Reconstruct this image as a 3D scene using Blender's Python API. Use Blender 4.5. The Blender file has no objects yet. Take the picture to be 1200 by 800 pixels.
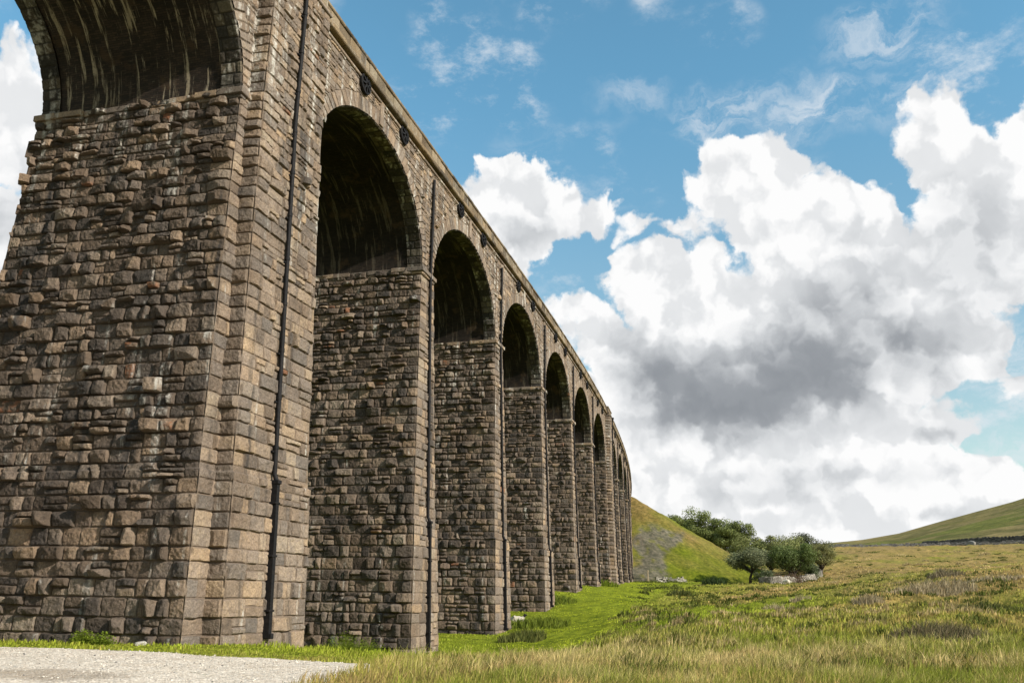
import bpy, math, random, time
import numpy as np
T0 = time.time()
sc = bpy.context.scene
COL = sc.collection
R = math.radians
rng = np.random.default_rng(7)
EYE = 1.65
CAMX = 17.75            # camera stands 17.75 m out from the near face of the viaduct
ZS = 19.87              # springing height of the arches
RISE = 5.33
HALF = 6.85
WID = 9.0
BX, BY = 0.0302, 0.0458 # batter of pier ends / pier sides

# ------------------------------------------------------------------ basics
def hsh(i, s=0.0):
    i = np.asarray(i, dtype=np.float64)
    v = np.sin(i * 12.9898 + s * 78.233 + 0.371) * 43758.5453
    return v - np.floor(v)

def vnoise(x, y, s=0.0):
    xi = np.floor(x); yi = np.floor(y)
    fx = x - xi; fy = y - yi
    fx = fx * fx * (3 - 2 * fx); fy = fy * fy * (3 - 2 * fy)
    def h(a, b): return hsh(a * 1.0 + b * 157.31, s)
    return (h(xi, yi) * (1 - fx) + h(xi + 1, yi) * fx) * (1 - fy) + (h(xi, yi + 1) * (1 - fx) + h(xi + 1, yi + 1) * fx) * fy

def fbm(x, y, s=0.0, o=4):
    a = 0; w = .5; t = 0
    for k in range(o):
        a = a + w * vnoise(x * 2 ** k + k * 17.3, y * 2 ** k - k * 9.1, s + k); t += w; w *= .5
    return a / t

def sstep(a, b, x):
    t = np.clip((x - a) / (b - a), 0, 1)
    return t * t * (3 - 2 * t)

def make_mesh(name, V, quads=None, tris=None, mats=(), attrs=None, uv=None, parent=None, smooth=False, matidx=None, loc=None):
    me = bpy.data.meshes.new(name)
    V = np.ascontiguousarray(V, dtype=np.float32)
    nq = 0 if quads is None else len(quads); nt = 0 if tris is None else len(tris)
    loops = []; starts = []; tot = []
    if nq: loops.append(np.asarray(quads, dtype=np.int32).ravel()); starts.append(np.arange(nq) * 4); tot.append(np.full(nq, 4))
    if nt: loops.append(np.asarray(tris, dtype=np.int32).ravel()); starts.append(nq * 4 + np.arange(nt) * 3); tot.append(np.full(nt, 3))
    L = np.concatenate(loops); S = np.concatenate(starts).astype(np.int32); Tt = np.concatenate(tot).astype(np.int32)
    me.vertices.add(len(V)); me.vertices.foreach_set('co', V.ravel())
    me.loops.add(len(L)); me.loops.foreach_set('vertex_index', L)
    me.polygons.add(len(S)); me.polygons.foreach_set('loop_start', S)
    try: me.polygons.foreach_set('loop_total', Tt)
    except Exception: pass
    if matidx is not None: me.polygons.foreach_set('material_index', np.asarray(matidx, dtype=np.int32))
    me.polygons.foreach_set('use_smooth', np.full(len(S), bool(smooth)))
    for m in mats: me.materials.append(m)
    if attrs:
        for k, a in attrs.items():
            at = me.attributes.new(k, 'FLOAT_COLOR', 'POINT')
            at.data.foreach_set('color', np.ascontiguousarray(a, dtype=np.float32).ravel())
    if uv is not None:
        ul = me.uv_layers.new(name='uv')
        ul.data.foreach_set('uv', np.ascontiguousarray(uv[L], dtype=np.float32).ravel())
    me.update(calc_edges=True)
    o = bpy.data.objects.new(name, me); COL.objects.link(o)
    if parent is not None: o.parent = parent
    if loc is not None: o.location = loc
    return o

def gquads(nr, nc, off=0):
    i = np.arange(nr - 1)[:, None] * nc + np.arange(nc - 1)[None, :]
    q = np.stack([i, i + 1, i + nc + 1, i + nc], -1).reshape(-1, 4)
    return q + off

def tag(o, label=None, cat=None, group=None, kind=None):
    if label: o['label'] = label
    if cat: o['category'] = cat
    if group: o['group'] = group
    if kind: o['kind'] = kind
    return o

def empty(name, loc, rz=0, parent=None):
    o = bpy.data.objects.new(name, None); COL.objects.link(o)
    o.location = loc; o.rotation_euler = (0, 0, rz); o.empty_display_size = .3
    if parent: o.parent = parent
    return o

class MB:
    """collects boxes, tubes and lathes; build() links them as one mesh object"""
    def __init__(s): s.v = []; s.q = []; s.t = []; s.n = 0
    def add(s, V, Q=None, Tr=None):
        V = np.asarray(V, float); s.v.append(V)
        if Q is not None and len(Q): s.q.append(np.asarray(Q) + s.n)
        if Tr is not None and len(Tr): s.t.append(np.asarray(Tr) + s.n)
        s.n += len(V)
    def box(s, x0, x1, y0, y1, z0, z1, b=0.0):
        if b <= 0:
            V = [(x0,y0,z0),(x1,y0,z0),(x1,y1,z0),(x0,y1,z0),(x0,y0,z1),(x1,y0,z1),(x1,y1,z1),(x0,y1,z1)]
            s.add(V, [(0,3,2,1),(4,5,6,7),(0,1,5,4),(1,2,6,5),(2,3,7,6),(3,0,4,7)])
            return
        # chamfered box: 24 verts
        pts = []; idx = {}
        for sx in (0,1):
            for sy in (0,1):
                for sz in (0,1):
                    X = (x0,x1)[sx]; Y = (y0,y1)[sy]; Z = (z0,z1)[sz]
                    dx = b*(1-2*sx); dy = b*(1-2*sy); dz = b*(1-2*sz)
                    idx[(sx,sy,sz,'x')] = len(pts); pts.append((X, Y+dy, Z+dz))
                    idx[(sx,sy,sz,'y')] = len(pts); pts.append((X+dx, Y, Z+dz))
                    idx[(sx,sy,sz,'z')] = len(pts); pts.append((X+dx, Y+dy, Z))
        Q = []; Tr = []
        cyc = [(0,0),(0,1),(1,1),(1,0)]
        for a in (0,1):
            Q.append([idx[(a,p,q,'x')] for p,q in cyc]); Q.append([idx[(p,a,q,'y')] for p,q in cyc]); Q.append([idx[(p,q,a,'z')] for p,q in cyc])
            for c in (0,1):
                Q.append([idx[(0,a,c,'y')],idx[(1,a,c,'y')],idx[(1,a,c,'z')],idx[(0,a,c,'z')]])
                Q.append([idx[(a,0,c,'x')],idx[(a,1,c,'x')],idx[(a,1,c,'z')],idx[(a,0,c,'z')]])
                Q.append([idx[(a,c,0,'x')],idx[(a,c,1,'x')],idx[(a,c,1,'y')],idx[(a,c,0,'y')]])
        for sx in (0,1):
            for sy in (0,1):
                for sz in (0,1):
                    Tr.append([idx[(sx,sy,sz,k)] for k in 'xyz'])
        s.add(pts, Q, Tr)
    def tube(s, pts, rad, n=10, cap=True):
        pts = np.asarray(pts, float); m = len(pts)
        rad = np.broadcast_to(np.asarray(rad, float), (m,))
        V = []
        up = np.array([0.31, 0.17, 0.93])
        for i in range(m):
            d = pts[min(i+1,m-1)] - pts[max(i-1,0)]; d = d / (np.linalg.norm(d) + 1e-9)
            a = np.cross(d, up if abs(d @ up) < .9 else np.array([1.,0,0])); a /= np.linalg.norm(a); b = np.cross(d, a)
            th = np.arange(n) * 2 * np.pi / n
            V.append(pts[i] + rad[i] * (np.cos(th)[:,None]*a + np.sin(th)[:,None]*b))
        V = np.concatenate(V); Q = []
        for i in range(m-1):
            for j in range(n):
                k = (j+1) % n; Q.append((i*n+j, i*n+k, (i+1)*n+k, (i+1)*n+j))
        Tr = []
        if cap:
            V = np.vstack([V, pts[0], pts[-1]]); c0 = m*n; c1 = c0+1
            for j in range(n):
                k = (j+1) % n; Tr += [(c0, k, j), (c1, (m-1)*n+j, (m-1)*n+k)]
        s.add(V, Q, Tr)
    def build(s, name, mat, parent=None, bend=False, smooth=False, attrs=None, loc=None):
        V = np.concatenate(s.v)
        if bend: V = bendv(V)
        return make_mesh(name, V, np.concatenate(s.q) if s.q else None, np.concatenate(s.t) if s.t else None, [mat], attrs, parent=parent, smooth=smooth, loc=loc)

# the viaduct bends gently to the left beyond 60 m
KB = 0.8439 / 1000.
def bendv(V):
    V = np.array(V, float); y = V[:, 1] - 60.
    m = y > 0; a = KB * y[m]; rad = 1 / KB
    x = V[m, 0].copy()
    V[m, 0] = -rad + (rad + x) * np.cos(a)
    V[m, 1] = 60. + (rad + x) * np.sin(a)
    return V

# ------------------------------------------------------------------ node helpers
def new_mat(name):
    m = bpy.data.materials.new(name); m.use_nodes = True
    nt = m.node_tree; nt.nodes.clear()
    return m, nt
class NT:
    def __init__(s, nt): s.nt = nt; s.x = 0
    def n(s, typ, **k):
        nd = s.nt.nodes.new(typ); s.x += 40; nd.location = (s.x, 0)
        for a, b in k.items(): setattr(nd, a, b)
        return nd
    def link(s, a, b): s.nt.links.new(a, b)
    def setin(s, sock, v):
        if isinstance(v, bpy.types.NodeSocket): s.link(v, sock)
        elif v is not None: sock.default_value = v
    def math(s, op, a, b=None, c=None, clamp=False):
        nd = s.n('ShaderNodeMath', operation=op, use_clamp=clamp); s.setin(nd.inputs[0], a)
        if b is not None: s.setin(nd.inputs[1], b)
        if c is not None: s.setin(nd.inputs[2], c)
        return nd.outputs[0]
    def vmath(s, op, a, b=None):
        nd = s.n('ShaderNodeVectorMath', operation=op); s.setin(nd.inputs[0], a)
        if b is not None: s.setin(nd.inputs[1], b)
        return nd.outputs['Value'] if op in ('LENGTH', 'DOT_PRODUCT', 'DISTANCE') else nd.outputs[0]
    def mix(s, f, a, b, blend='MIX'):
        nd = s.n('ShaderNodeMix', data_type='RGBA', blend_type=blend)
        s.setin(nd.inputs[0], f); s.setin(nd.inputs[6], a); s.setin(nd.inputs[7], b)
        return nd.outputs[2]
    def noise(s, vec, scale, detail=3, rough=.55, dist=0, dims='3D'):
        nd = s.n('ShaderNodeTexNoise', noise_dimensions=dims); s.setin(nd.inputs['Vector'], vec)
        nd.inputs['Scale'].default_value = scale; nd.inputs['Detail'].default_value = detail
        nd.inputs['Roughness'].default_value = rough; nd.inputs['Distortion'].default_value = dist
        return nd.outputs[0]
    def ramp(s, f, stops):
        nd = s.n('ShaderNodeValToRGB'); cr = nd.color_ramp
        while len(cr.elements) > 1: cr.elements.remove(cr.elements[-1])
        cr.elements[0].position = stops[0][0]; cr.elements[0].color = (*stops[0][1], 1)
        for p, c in stops[1:]:
            e = cr.elements.new(p); e.color = (*c, 1)
        s.setin(nd.inputs[0], f); return nd.outputs[0]
    def sst(s, x, a, b):
        nd = s.n('ShaderNodeMapRange', interpolation_type='SMOOTHSTEP'); s.setin(nd.inputs[0], x)
        nd.inputs[1].default_value = a; nd.inputs[2].default_value = b
        return nd.outputs[0]
    def mapping(s, vec, scale=(1,1,1), loc=(0,0,0), rot=(0,0,0)):
        nd = s.n('ShaderNodeMapping'); s.setin(nd.inputs[0], vec)
        nd.inputs['Scale'].default_value = scale; nd.inputs['Location'].default_value = loc; nd.inputs['Rotation'].default_value = rot
        return nd.outputs[0]
    def out(s, col, rough=.9, normal=None, spec=.2, metal=0):
        p = s.n('ShaderNodeBsdfPrincipled'); s.setin(p.inputs['Base Color'], col); s.setin(p.inputs['Roughness'], rough)
        p.inputs['Specular IOR Level'].default_value = spec; p.inputs['Metallic'].default_value = metal
        if normal is not None: s.link(normal, p.inputs['Normal'])
        o = s.n('ShaderNodeOutputMaterial'); s.link(p.outputs[0], o.inputs[0]); return p
    def bump(s, h, strength=.5, dist=.02):
        b = s.n('ShaderNodeBump'); b.inputs['Strength'].default_value = strength; b.inputs['Distance'].default_value = dist
        s.link(h, b.inputs['Height']); return b.outputs[0]

def stone_material(name, stops, mortar, white=.0, dark=.0, tint=1.0, var=1.0):
    m, nt = new_mat(name); N = NT(nt)
    tc = N.n('ShaderNodeTexCoord').outputs['Object']
    at = N.n('ShaderNodeAttribute', attribute_name='st', attribute_type='GEOMETRY')
    sep = N.n('ShaderNodeSeparateColor'); N.link(at.outputs['Color'], sep.inputs[0])
    r1, r2, e = sep.outputs
    r1 = N.math('ADD', .5 - .5 * var, N.math('MULTIPLY', r1, var))
    n1 = N.noise(tc, 2.2, 4, .65)
    n2 = N.noise(tc, 14., 3, .7)
    f = N.math('ADD', r1, N.math('MULTIPLY', N.math('SUBTRACT', n1, .5), .7), clamp=True)
    col = N.ramp(f, stops)
    och = N.math('MULTIPLY', N.sst(r2, .55, .9), .24)
    col = N.mix(och, col, N.mix(1, col, (1.22, .98, .66, 1), 'MULTIPLY'))
    gry = N.math('MULTIPLY', N.sst(r2, .42, .15), .6)
    col = N.mix(gry, col, N.mix(1, col, (.88, .95, 1.02, 1), 'MULTIPLY'))
    # odd stones: iron-orange and pale
    odd = N.math('GREATER_THAN', r2, .991)
    col = N.mix(N.math('MULTIPLY', N.math('MULTIPLY', odd, .75), N.sst(n1, .42, .56)), col, (.27 * tint, .115 * tint, .06 * tint, 1))
    col = N.mix(N.sst(n2, .3, .75), N.mix(1, col, (.72, .72, .73, 1), 'MULTIPLY'), N.mix(1, col, (1.20, 1.18, 1.15, 1), 'MULTIPLY'))
    big = N.noise(tc, .35, 4, .6)
    col = N.mix(N.sst(big, .35, .7), col, N.mix(1, col, (.72, .70, .68, 1), 'MULTIPLY'))
    # rain wash: pale lime runs and dark damp runs, both drawn out down the wall
    st = N.mapping(tc, (1.15, 1.15, .10))
    ns = N.noise(st, 1.6, 4, .6, .3)
    nb = N.noise(tc, 3.0, 5, .7)
    sz = N.n('ShaderNodeSeparateXYZ'); N.link(tc, sz.inputs[0])
    leak = N.sst(sz.outputs[2], 12., 24.)      # more lime washed out just under the track bed
    wm = N.math('MULTIPLY', N.sst(N.math('ADD', ns, N.math('MULTIPLY', leak, .09)), .60, .72), N.sst(nb, .38, .62))
    col = N.mix(N.math('MULTIPLY', wm, white), col, (.50, .47, .42, 1))
    st2 = N.mapping(tc, (.8, .8, .06), (31, 7, 3))
    nd = N.noise(st2, 1.3, 3, .6, .3)
    col = N.mix(N.math('MULTIPLY', N.sst(nd, .56, .70), dark), col, (.035, .032, .030, 1))
    # lichen specks
    v = N.noise(tc, 30., 3, .8)
    col = N.mix(N.math('MULTIPLY', N.sst(v, .66, .74), .5), col, (.42 * tint, .41 * tint, .36 * tint, 1))
    col = N.mix(N.math('MULTIPLY', N.math('SUBTRACT', 1.0, e), .85), col, mortar)
    hb = N.math('ADD', N.math('MULTIPLY', n2, .6), N.math('MULTIPLY', N.noise(tc, 42., 2, .75), .4))
    N.out(col, .93, N.bump(hb, 1.0, .05), .12)
    return m

# ------------------------------------------------------------------ masonry relief
ROUGH = dict(lo=.02, hi=.29, split=.27, wmin=.38, wmax=.98, two=.16, big=.07, tilt=1.15, bev=.03, jw=.012)
DRESS = dict(lo=.015, hi=.14, split=.17, wmin=.55, wmax=1.3, big=.006, tilt=.7, bev=.035, jw=.006, rg=.035)
def courses(seed, hmin, hmax, z0=-5., z1=30.):
    g = np.random.default_rng(seed); v = [z0]
    while v[-1] < z1: v.append(v[-1] + g.uniform(hmin, hmax) * (1.12 - .30 * min(max(v[-1], 0), 20) / 20 if hmin > .35 else 1))
    return np.array(v)

def masonry(u, v, vb, seed, S, cell=.03, cuts=None):
    """height over the mortar plane and stone data for points (u,v) of a coursed rubble wall"""
    shp = u.shape; u = u.ravel(); v = v.ravel()
    wob = .018
    uu = u + (vnoise(u * 3.1, v * 3.1, seed) - .5) * wob * 2; vv = v + (vnoise(u * 2.3 + 40, v * 3.7, seed + 5) - .5) * wob * 2
    k = np.clip(np.searchsorted(vb, vv) - 1, 0, len(vb) - 2)
    g = np.random.default_rng(seed)
    umin, umax = u.min() - 1, u.max() + 2
    KEY = []; 
    for c in range(len(vb) - 1):
        H = vb[c + 1] - vb[c]
        if vb[c + 1] < v.min() - 1 or vb[c] > v.max() + 1:
            KEY.append(np.array([c * 1e4 + umin])); continue
        w = g.uniform(S['wmin'], S['wmax'], int((umax - umin) / S['wmin']) + 3)
        b = umin + 1 + np.cumsum(w) - w[0] * (1 if cuts == 'corner' else g.random())
        if cuts == 'corner': b[0] = 0; b[1:] = np.cumsum(w)[:-1]
        b = b[b < umax]; KEY.append(c * 1e4 + np.concatenate([[umin], b, [umax]]))
    K = np.concatenate(KEY)
    key = k * 1e4 + uu
    gi = np.clip(np.searchsorted(K, key, side='right') - 1, 0, len(K) - 2)
    s0 = K[gi] - k * 1e4; s1 = K[gi + 1] - k * 1e4
    s1 = np.where(s1 > 5e3, s0 + 1, s1); s1 = np.maximum(s1, s0 + .05)
    H = vb[k + 1] - vb[k]; v0 = vb[k]
    quoin = (np.abs(s0) < 1e-6) if cuts == 'corner' else np.zeros_like(s0, bool)
    sp = (hsh(gi, seed + .1) < S['split']) & ~quoin
    three = sp & (hsh(gi, seed + .2) < .02) & (H > .5)
    fr = .40 + .2 * hsh(gi, seed + .3)
    t = (vv - v0) / H
    lay = np.where(sp, (t > fr).astype(int), 0)
    b0 = np.where(sp, np.where(lay == 1, fr, 0), 0.); b1 = np.where(sp, np.where(lay == 1, 1, fr), 1.)
    lay3 = np.clip((t * 3).astype(int), 0, 2)
    lay = np.where(three, lay3, lay); b0 = np.where(three, lay3 / 3., b0); b1 = np.where(three, (lay3 + 1) / 3., b1)
    sid = gi * 9. + lay * 3
    W = s1 - s0
    two = ((hsh(sid, seed + .4) < S.get('two', .45)) & (W > .6)) & ~quoin
    fu = .3 + .4 * hsh(sid, seed + .5); tu = (uu - s0) / W
    pc = np.where(two, (tu > fu).astype(int), 0)
    a0 = np.where(two, np.where(pc == 1, fu, 0), 0.); a1 = np.where(two, np.where(pc == 1, 1, fu), 1.)
    sid = sid + pc
    x0 = s0 + a0 * W; x1 = s0 + a1 * W; y0 = v0 + b0 * H; y1 = v0 + b1 * H
    du = np.minimum(uu - x0, x1 - uu); dv = np.minimum(vv - y0, y1 - vv)
    du = np.maximum(du, 1e-4); dv = np.maximum(dv, 1e-4)
    d = 1 / np.sqrt(1 / du ** 2 + 1 / dv ** 2)
    jw = S['jw']; bev = max(S['bev'], cell * 1.1)
    e = sstep(jw, jw + bev, d)
    sx = (uu - (x0 + x1) / 2) / (x1 - x0) * 2; sy = (vv - (y0 + y1) / 2) / (y1 - y0) * 2
    m = np.full(u.shape, 9.)
    for j in range(5):
        an = hsh(sid, seed + 1 + j) * 6.283; mg = S['tilt'] * (.3 + hsh(sid, seed + 11 + j)); c = .70 + .75 * hsh(sid, seed + 21 + j)
        m = np.minimum(m, c + mg * (np.cos(an) * sx + .72 * np.sin(an) * sy) * .8)
    m = np.clip(m, -.1, 1.08)
    hb = hsh(sid, seed + 31); base = S['lo'] + (S['hi'] - S['lo']) * hb ** 1.5
    bigm = (hsh(sid, seed + 32) < S['big']); base = base + bigm * (.10 + .12 * hsh(sid, seed + 33))
    rough = (fbm(u * 9, v * 9, seed + 3, 3) - .5) * (.18 * S['hi'] + S.get('rg', .015))
    h = e * (.01 + base * (.35 + .65 * m)) + rough * e + (1 - e) * (-.006)
    attr = np.stack([hsh(sid, seed + 41), hsh(sid, seed + 42), sstep(.1, .75, e), np.ones_like(e)], -1)
    return h.reshape(shp), attr.reshape(shp + (4,))

def wall_ring(name, faces, zs, vb, seed, mats, parent, bend=True, closed=True, corner=None, top=None):
    """faces: dicts A(z)->(x,y), B(z)->(x,y), n (outward), cell, style, anchor; one mesh round the pier"""
    P = []; AT = []; MI = []
    nz = len(zs); nF = len(faces)
    for fi, F in enumerate(faces):
        A = F['A'](zs); B = F['B'](zs)
        L = np.hypot(B[:, 0] - A[:, 0], B[:, 1] - A[:, 1])
        nc = max(2, int(L.max() / F['cell'])) + 1
        t = np.linspace(0, 1, nc)
        XY = A[:, None, :] + (B - A)[:, None, :] * t[None, :, None]
        U = (t[None, :] * L[:, None]) if F.get('anchor', 'A') == 'A' else ((1 - t)[None, :] * L[:, None])
        Z = np.repeat(zs[:, None], nc, 1)
        h, at = masonry(U, Z, vb, seed + fi * 13, F['style'], F['cell'], 'corner')
        if 'extra' in F: h = h + F['extra'](U, Z)
        nx, ny = F['n']
        dx = h * nx; dy = h * ny
        if corner is not None:
            ch = corner(zs, fi)
            if closed or fi > 0:
                pn = faces[fi - 1]['n']; dx[:, 0] = ch * (nx + pn[0]); dy[:, 0] = ch * (ny + pn[1]); at[:, 0, 2] = 1
            ch2 = corner(zs, (fi + 1) % nF)
            if closed or fi < nF - 1:
                pn = faces[(fi + 1) % nF]['n']; dx[:, -1] = ch2 * (nx + pn[0]); dy[:, -1] = ch2 * (ny + pn[1]); at[:, -1, 2] = 1
        V = np.stack([XY[..., 0] + dx, XY[..., 1] + dy, Z], -1)
        P.append(V); AT.append(at); MI.append(np.full((nz - 1) * (nc - 1), F.get('mat', 0)))
    Vs = []; Q = []; off = 0
    for V in P:
        Vs.append(V.reshape(-1, 3)); Q.append(gquads(V.shape[0], V.shape[1], off)); off += V.shape[0] * V.shape[1]
    V = np.concatenate(Vs)
    if bend: V = bendv(V)
    return make_mesh(name, V, np.concatenate(Q), None, mats, {'st': np.concatenate([a.reshape(-1, 4) for a in AT])}, parent=parent, matidx=np.concatenate(MI))

M_ROUGH = stone_material('weathered_rubble_stone', [(0, (.045, .038, .034)), (.35, (.105, .084, .069)), (.6, (.160, .124, .098)), (.85, (.27, .205, .152)), (1, (.35, .28, .21))], (.115, .086, .064, 1), white=.9, dark=.95, var=.72)
M_DRESS = stone_material('buff_dressed_stone', [(0, (.095, .080, .070)), (.3, (.190, .152, .124)), (.6, (.275, .213, .165)), (.85, (.37, .28, .195)), (1, (.46, .37, .28))], (.15, .112, .082, 1), white=.95, dark=.7, var=.6)
M_PARA = stone_material('lichened_parapet_stone', [(0, (.10, .078, .056)), (.4, (.185, .142, .096)), (.8, (.26, .20, .13)), (1, (.31, .25, .18))], (.12, .09, .06, 1), white=.25, dark=.35)

def brick_soffit_material():
    m, nt = new_mat('dark_brick_soffit'); N = NT(nt)
    uv = N.n('ShaderNodeUVMap', uv_map='uv').outputs[0]
    br = N.n('ShaderNodeTexBrick'); N.link(uv, br.inputs['Vector'])
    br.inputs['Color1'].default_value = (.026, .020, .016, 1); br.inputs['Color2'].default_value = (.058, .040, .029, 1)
    br.inputs['Mortar'].default_value = (.018, .015, .012, 1); br.inputs['Scale'].default_value = 1
    br.inputs['Mortar Size'].default_value = .008; br.inputs['Brick Width'].default_value = .235; br.inputs['Row Height'].default_value = .085
    col = br.outputs[0]
    big = N.noise(uv, .5, 5, .6)
    col = N.mix(N.sst(big, .3, .7), col, N.mix(1, col, (.5, .5, .5, 1), 'MULTIPLY'))
    # pale lime efflorescence, individual bricks and long runs down the curve
    ef = N.noise(N.mapping(uv, (1, 3.2, 1)), 3.2, 4, .7)
    col = N.mix(N.math('MULTIPLY', N.sst(ef, .62, .70), .35), col, (.22, .19, .13, 1))
    r1 = N.noise(N.mapping(uv, (1.0, .085, 1)), 3.6, 8, .68, .1)
    r2 = N.noise(N.mapping(uv, (1.0, .16, 1), (13, 4, 0)), .8, 3, .6)
    run = N.math('MULTIPLY', N.sst(r1, .53, .61), N.sst(r2, .34, .52))
    brk = N.noise(uv, 7., 5, .75)
    run = N.math('MULTIPLY', run, N.sst(brk, .30, .48))
    pz = N.n('ShaderNodeSeparateXYZ'); N.link(N.n('ShaderNodeTexCoord').outputs['Object'], pz.inputs[0])
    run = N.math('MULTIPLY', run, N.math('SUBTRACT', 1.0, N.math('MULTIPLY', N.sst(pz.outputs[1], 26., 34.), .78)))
    col = N.mix(N.math('MULTIPLY', N.sst(pz.outputs[1], 26., 34.), .9), col, N.mix(1, col, (.5, .5, .5, 1), 'MULTIPLY'))   # only the nearest vault is heavily limed; farther vaults have shade darkened into the brick
    col = N.mix(N.math('MULTIPLY', run, .85), col, N.mix(N.noise(uv, 1.3, 3), (.25, .18, .10, 1), (.48, .43, .34, 1)))
    br2 = N.math('MULTIPLY', N.sst(N.noise(uv, .9, 3, .6), .55, .68), .35)
    col = N.mix(br2, col, (.10, .060, .030, 1))
    hb = N.math('ADD', N.math('MULTIPLY', br.outputs['Fac'], -1.0), N.noise(uv, 20, 3, .7))
    N.out(col, .85, N.bump(hb, .6, .02), .2)
    return m
M_BRICK = brick_soffit_material()
M_VSOF = stone_material('dark_voussoir_stone', [(0, (.04, .036, .032)), (.5, (.085, .072, .058)), (1, (.15, .13, .10))], (.03, .026, .022, 1), white=.7, dark=.5)  # darker stone tones for the undersides of the arch edges

def metal_material(name, c, rough=.45):
    m, nt = new_mat(name); N = NT(nt)
    tc = N.n('ShaderNodeTexCoord').outputs['Object']
    n = N.noise(tc, 9., 4, .65)
    col = N.mix(N.sst(n, .35, .7), (*c, 1), (c[0] * 1.7 + .006, c[1] * 1.5 + .004, c[2] * 1.3 + .003, 1))
    N.out(col, rough, N.bump(n, .15, .01), .2); return m
M_IRON = metal_material('black_painted_iron', (.005, .005, .006), .7)

# ------------------------------------------------------------------ terrain
def azd(x, y): return np.degrees(np.arctan2(x - CAMX, y)), np.hypot(x - CAMX, y)
# control points: azimuth (deg), distance, height  -- read off the lie of the land
TC = []
def prof(az, lst):
    for d, z in lst: TC.append((az, d, z))
prof(-180, [(3, 0), (15, .0), (60, .5), (200, 2), (385, 5)])
prof(-110, [(3, 0), (15, .0), (60, .3), (200, 1), (385, 4)])
prof(-70, [(3, 0), (15, 0.), (30, 0), (60, -.3), (200, 1), (385, 6)])
prof(-44, [(3, 0), (15, 0.), (28, 0), (45, -.2), (60, -.5), (200, 2), (385, 12)])
prof(-32, [(3, 0), (15, 0.), (27, 0), (36, -.1), (50, -.8), (100, .5), (200, 4), (385, 18)])
prof(-20, [(3, 0), (15, 0.02), (22, -.03), (32, -.45), (44, -1.15), (60, -1.0), (100, 1.6), (200, 5), (385, 20)])
prof(-14.9, [(3, 0), (16, 0.05), (24, -.15), (34, -.6), (50, -1.15), (63, -.8), (95, 2.3), (120, 3.2), (200, 5), (385, 20)])
prof(-11, [(3, 0), (18, 0.05), (30, -.2), (45, -.7), (63, -.4), (95, 2.25), (109, 3.0), (125, 3.45), (165, 4.4), (206, 5.3), (385, 20)])
prof(-7.2, [(3, 0), (18, .1), (35, .0), (55, .3), (75, .7), (95, 1.7), (125, 3.1), (165, 4.2), (210, 5.5), (250, 8), (385, 20)])
prof(-3, [(3, 0), (18, .1), (32, .2), (50, .9), (60, 1.0), (80, .8), (100, 1.6), (130, 3.0), (170, 4.3), (210, 5.8), (250, 9), (385, 20.5)])
prof(.6, [(3, 0), (18, .12), (32, .2), (48, .8), (62, 1.0), (80, 1.2), (105, 2.0), (135, 3.1), (170, 4.1), (186, 4.6), (200, 5.4), (250, 10), (385, 21.5)])
prof(4, [(3, 0), (18, .12), (35, .4), (50, .8), (70, 1.2), (100, 2.2), (135, 3.3), (170, 4.6), (200, 6.4), (250, 10.6), (385, 22)])
prof(7.7, [(3, 0), (18, .1), (35, .3), (50, 1.0), (65, 1.4), (85, 2.2), (110, 3.6), (122, 4.1), (140, 4.1), (200, 7.4), (260, 11.4), (385, 22.2)])
prof(11, [(3, 0), (18, .1), (35, .5), (50, 1.1), (68, 1.7), (90, 3.0), (112, 4.4), (126, 4.9), (145, 4.8), (200, 7.8), (260, 11.8), (385, 22.5)])
prof(14.1, [(3, 0), (18, .1), (35, .5), (46, .9), (56, 1.0), (70, 2.2), (92, 3.9), (112, 4.9), (130, 5.2), (200, 8.2), (260, 12.1), (385, 22.6)])
prof(22, [(3, 0), (20, .1), (60, 1.2), (110, 4.4), (200, 8.5), (385, 24)])
prof(50, [(3, 0), (20, .1), (60, 1.), (110, 3.), (200, 8), (385, 26)])
prof(100, [(3, 0), (20, .1), (60, .5), (200, 3), (385, 8)])
prof(180, [(3, 0), (15, .0), (60, .5), (200, 2), (385, 5)])
for (x, y, z) in [(-9, 12, -.1), (0, 12, 0), (-9, 29, 0), (0, 29, 0), (-9, 46, -1.3), (0.6, 46.3, -1.31), (-9, 62, -.8), (.6, 77.5, .6)]:
    a, d = azd(x, y); TC.append((float(a), float(d), z))
TC = np.array(TC, float)
def rf(az, r): return np.stack([np.asarray(az) / 14., np.log(np.maximum(r, 2.)) * 1.9], -1)
_P = rf(TC[:, 0], TC[:, 1]); _D = np.sqrt(((_P[:, None] - _P[None]) ** 2).sum(-1) + .02)
_Wt = np.linalg.solve(_D + 1e-4 * np.eye(len(_P)), TC[:, 2])
def base_h(x, y):
    shp = np.shape(x); az, r = azd(np.ravel(x), np.ravel(y)); q = rf(az, np.minimum(r, 385.))
    out = np.empty(len(q))
    for i in range(0, len(q), 20000):
        s = slice(i, i + 20000)
        out[s] = np.sqrt(((q[s][:, None] - _P[None]) ** 2).sum(-1) + .02) @ _Wt
    return out.reshape(shp)
def track_mask(x, y):
    """1 on the gravel track, 0 off it"""
    n = (fbm(x * .45, y * .45, 3.3, 4) - .5)
    n2 = (fbm(x * 2.2, y * 2.2, 8.3, 3) - .5) * .45
    yl = 22.35 + n * .35 + n2 * .35 - .02 * (x + 2)
    xl = 8.9 + n * 1.4 + n2 * 1.0 + .12 * (22 - y)
    d = np.minimum(yl - y, (xl - x) * .8)
    return sstep(-.12, .25, d)
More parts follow.
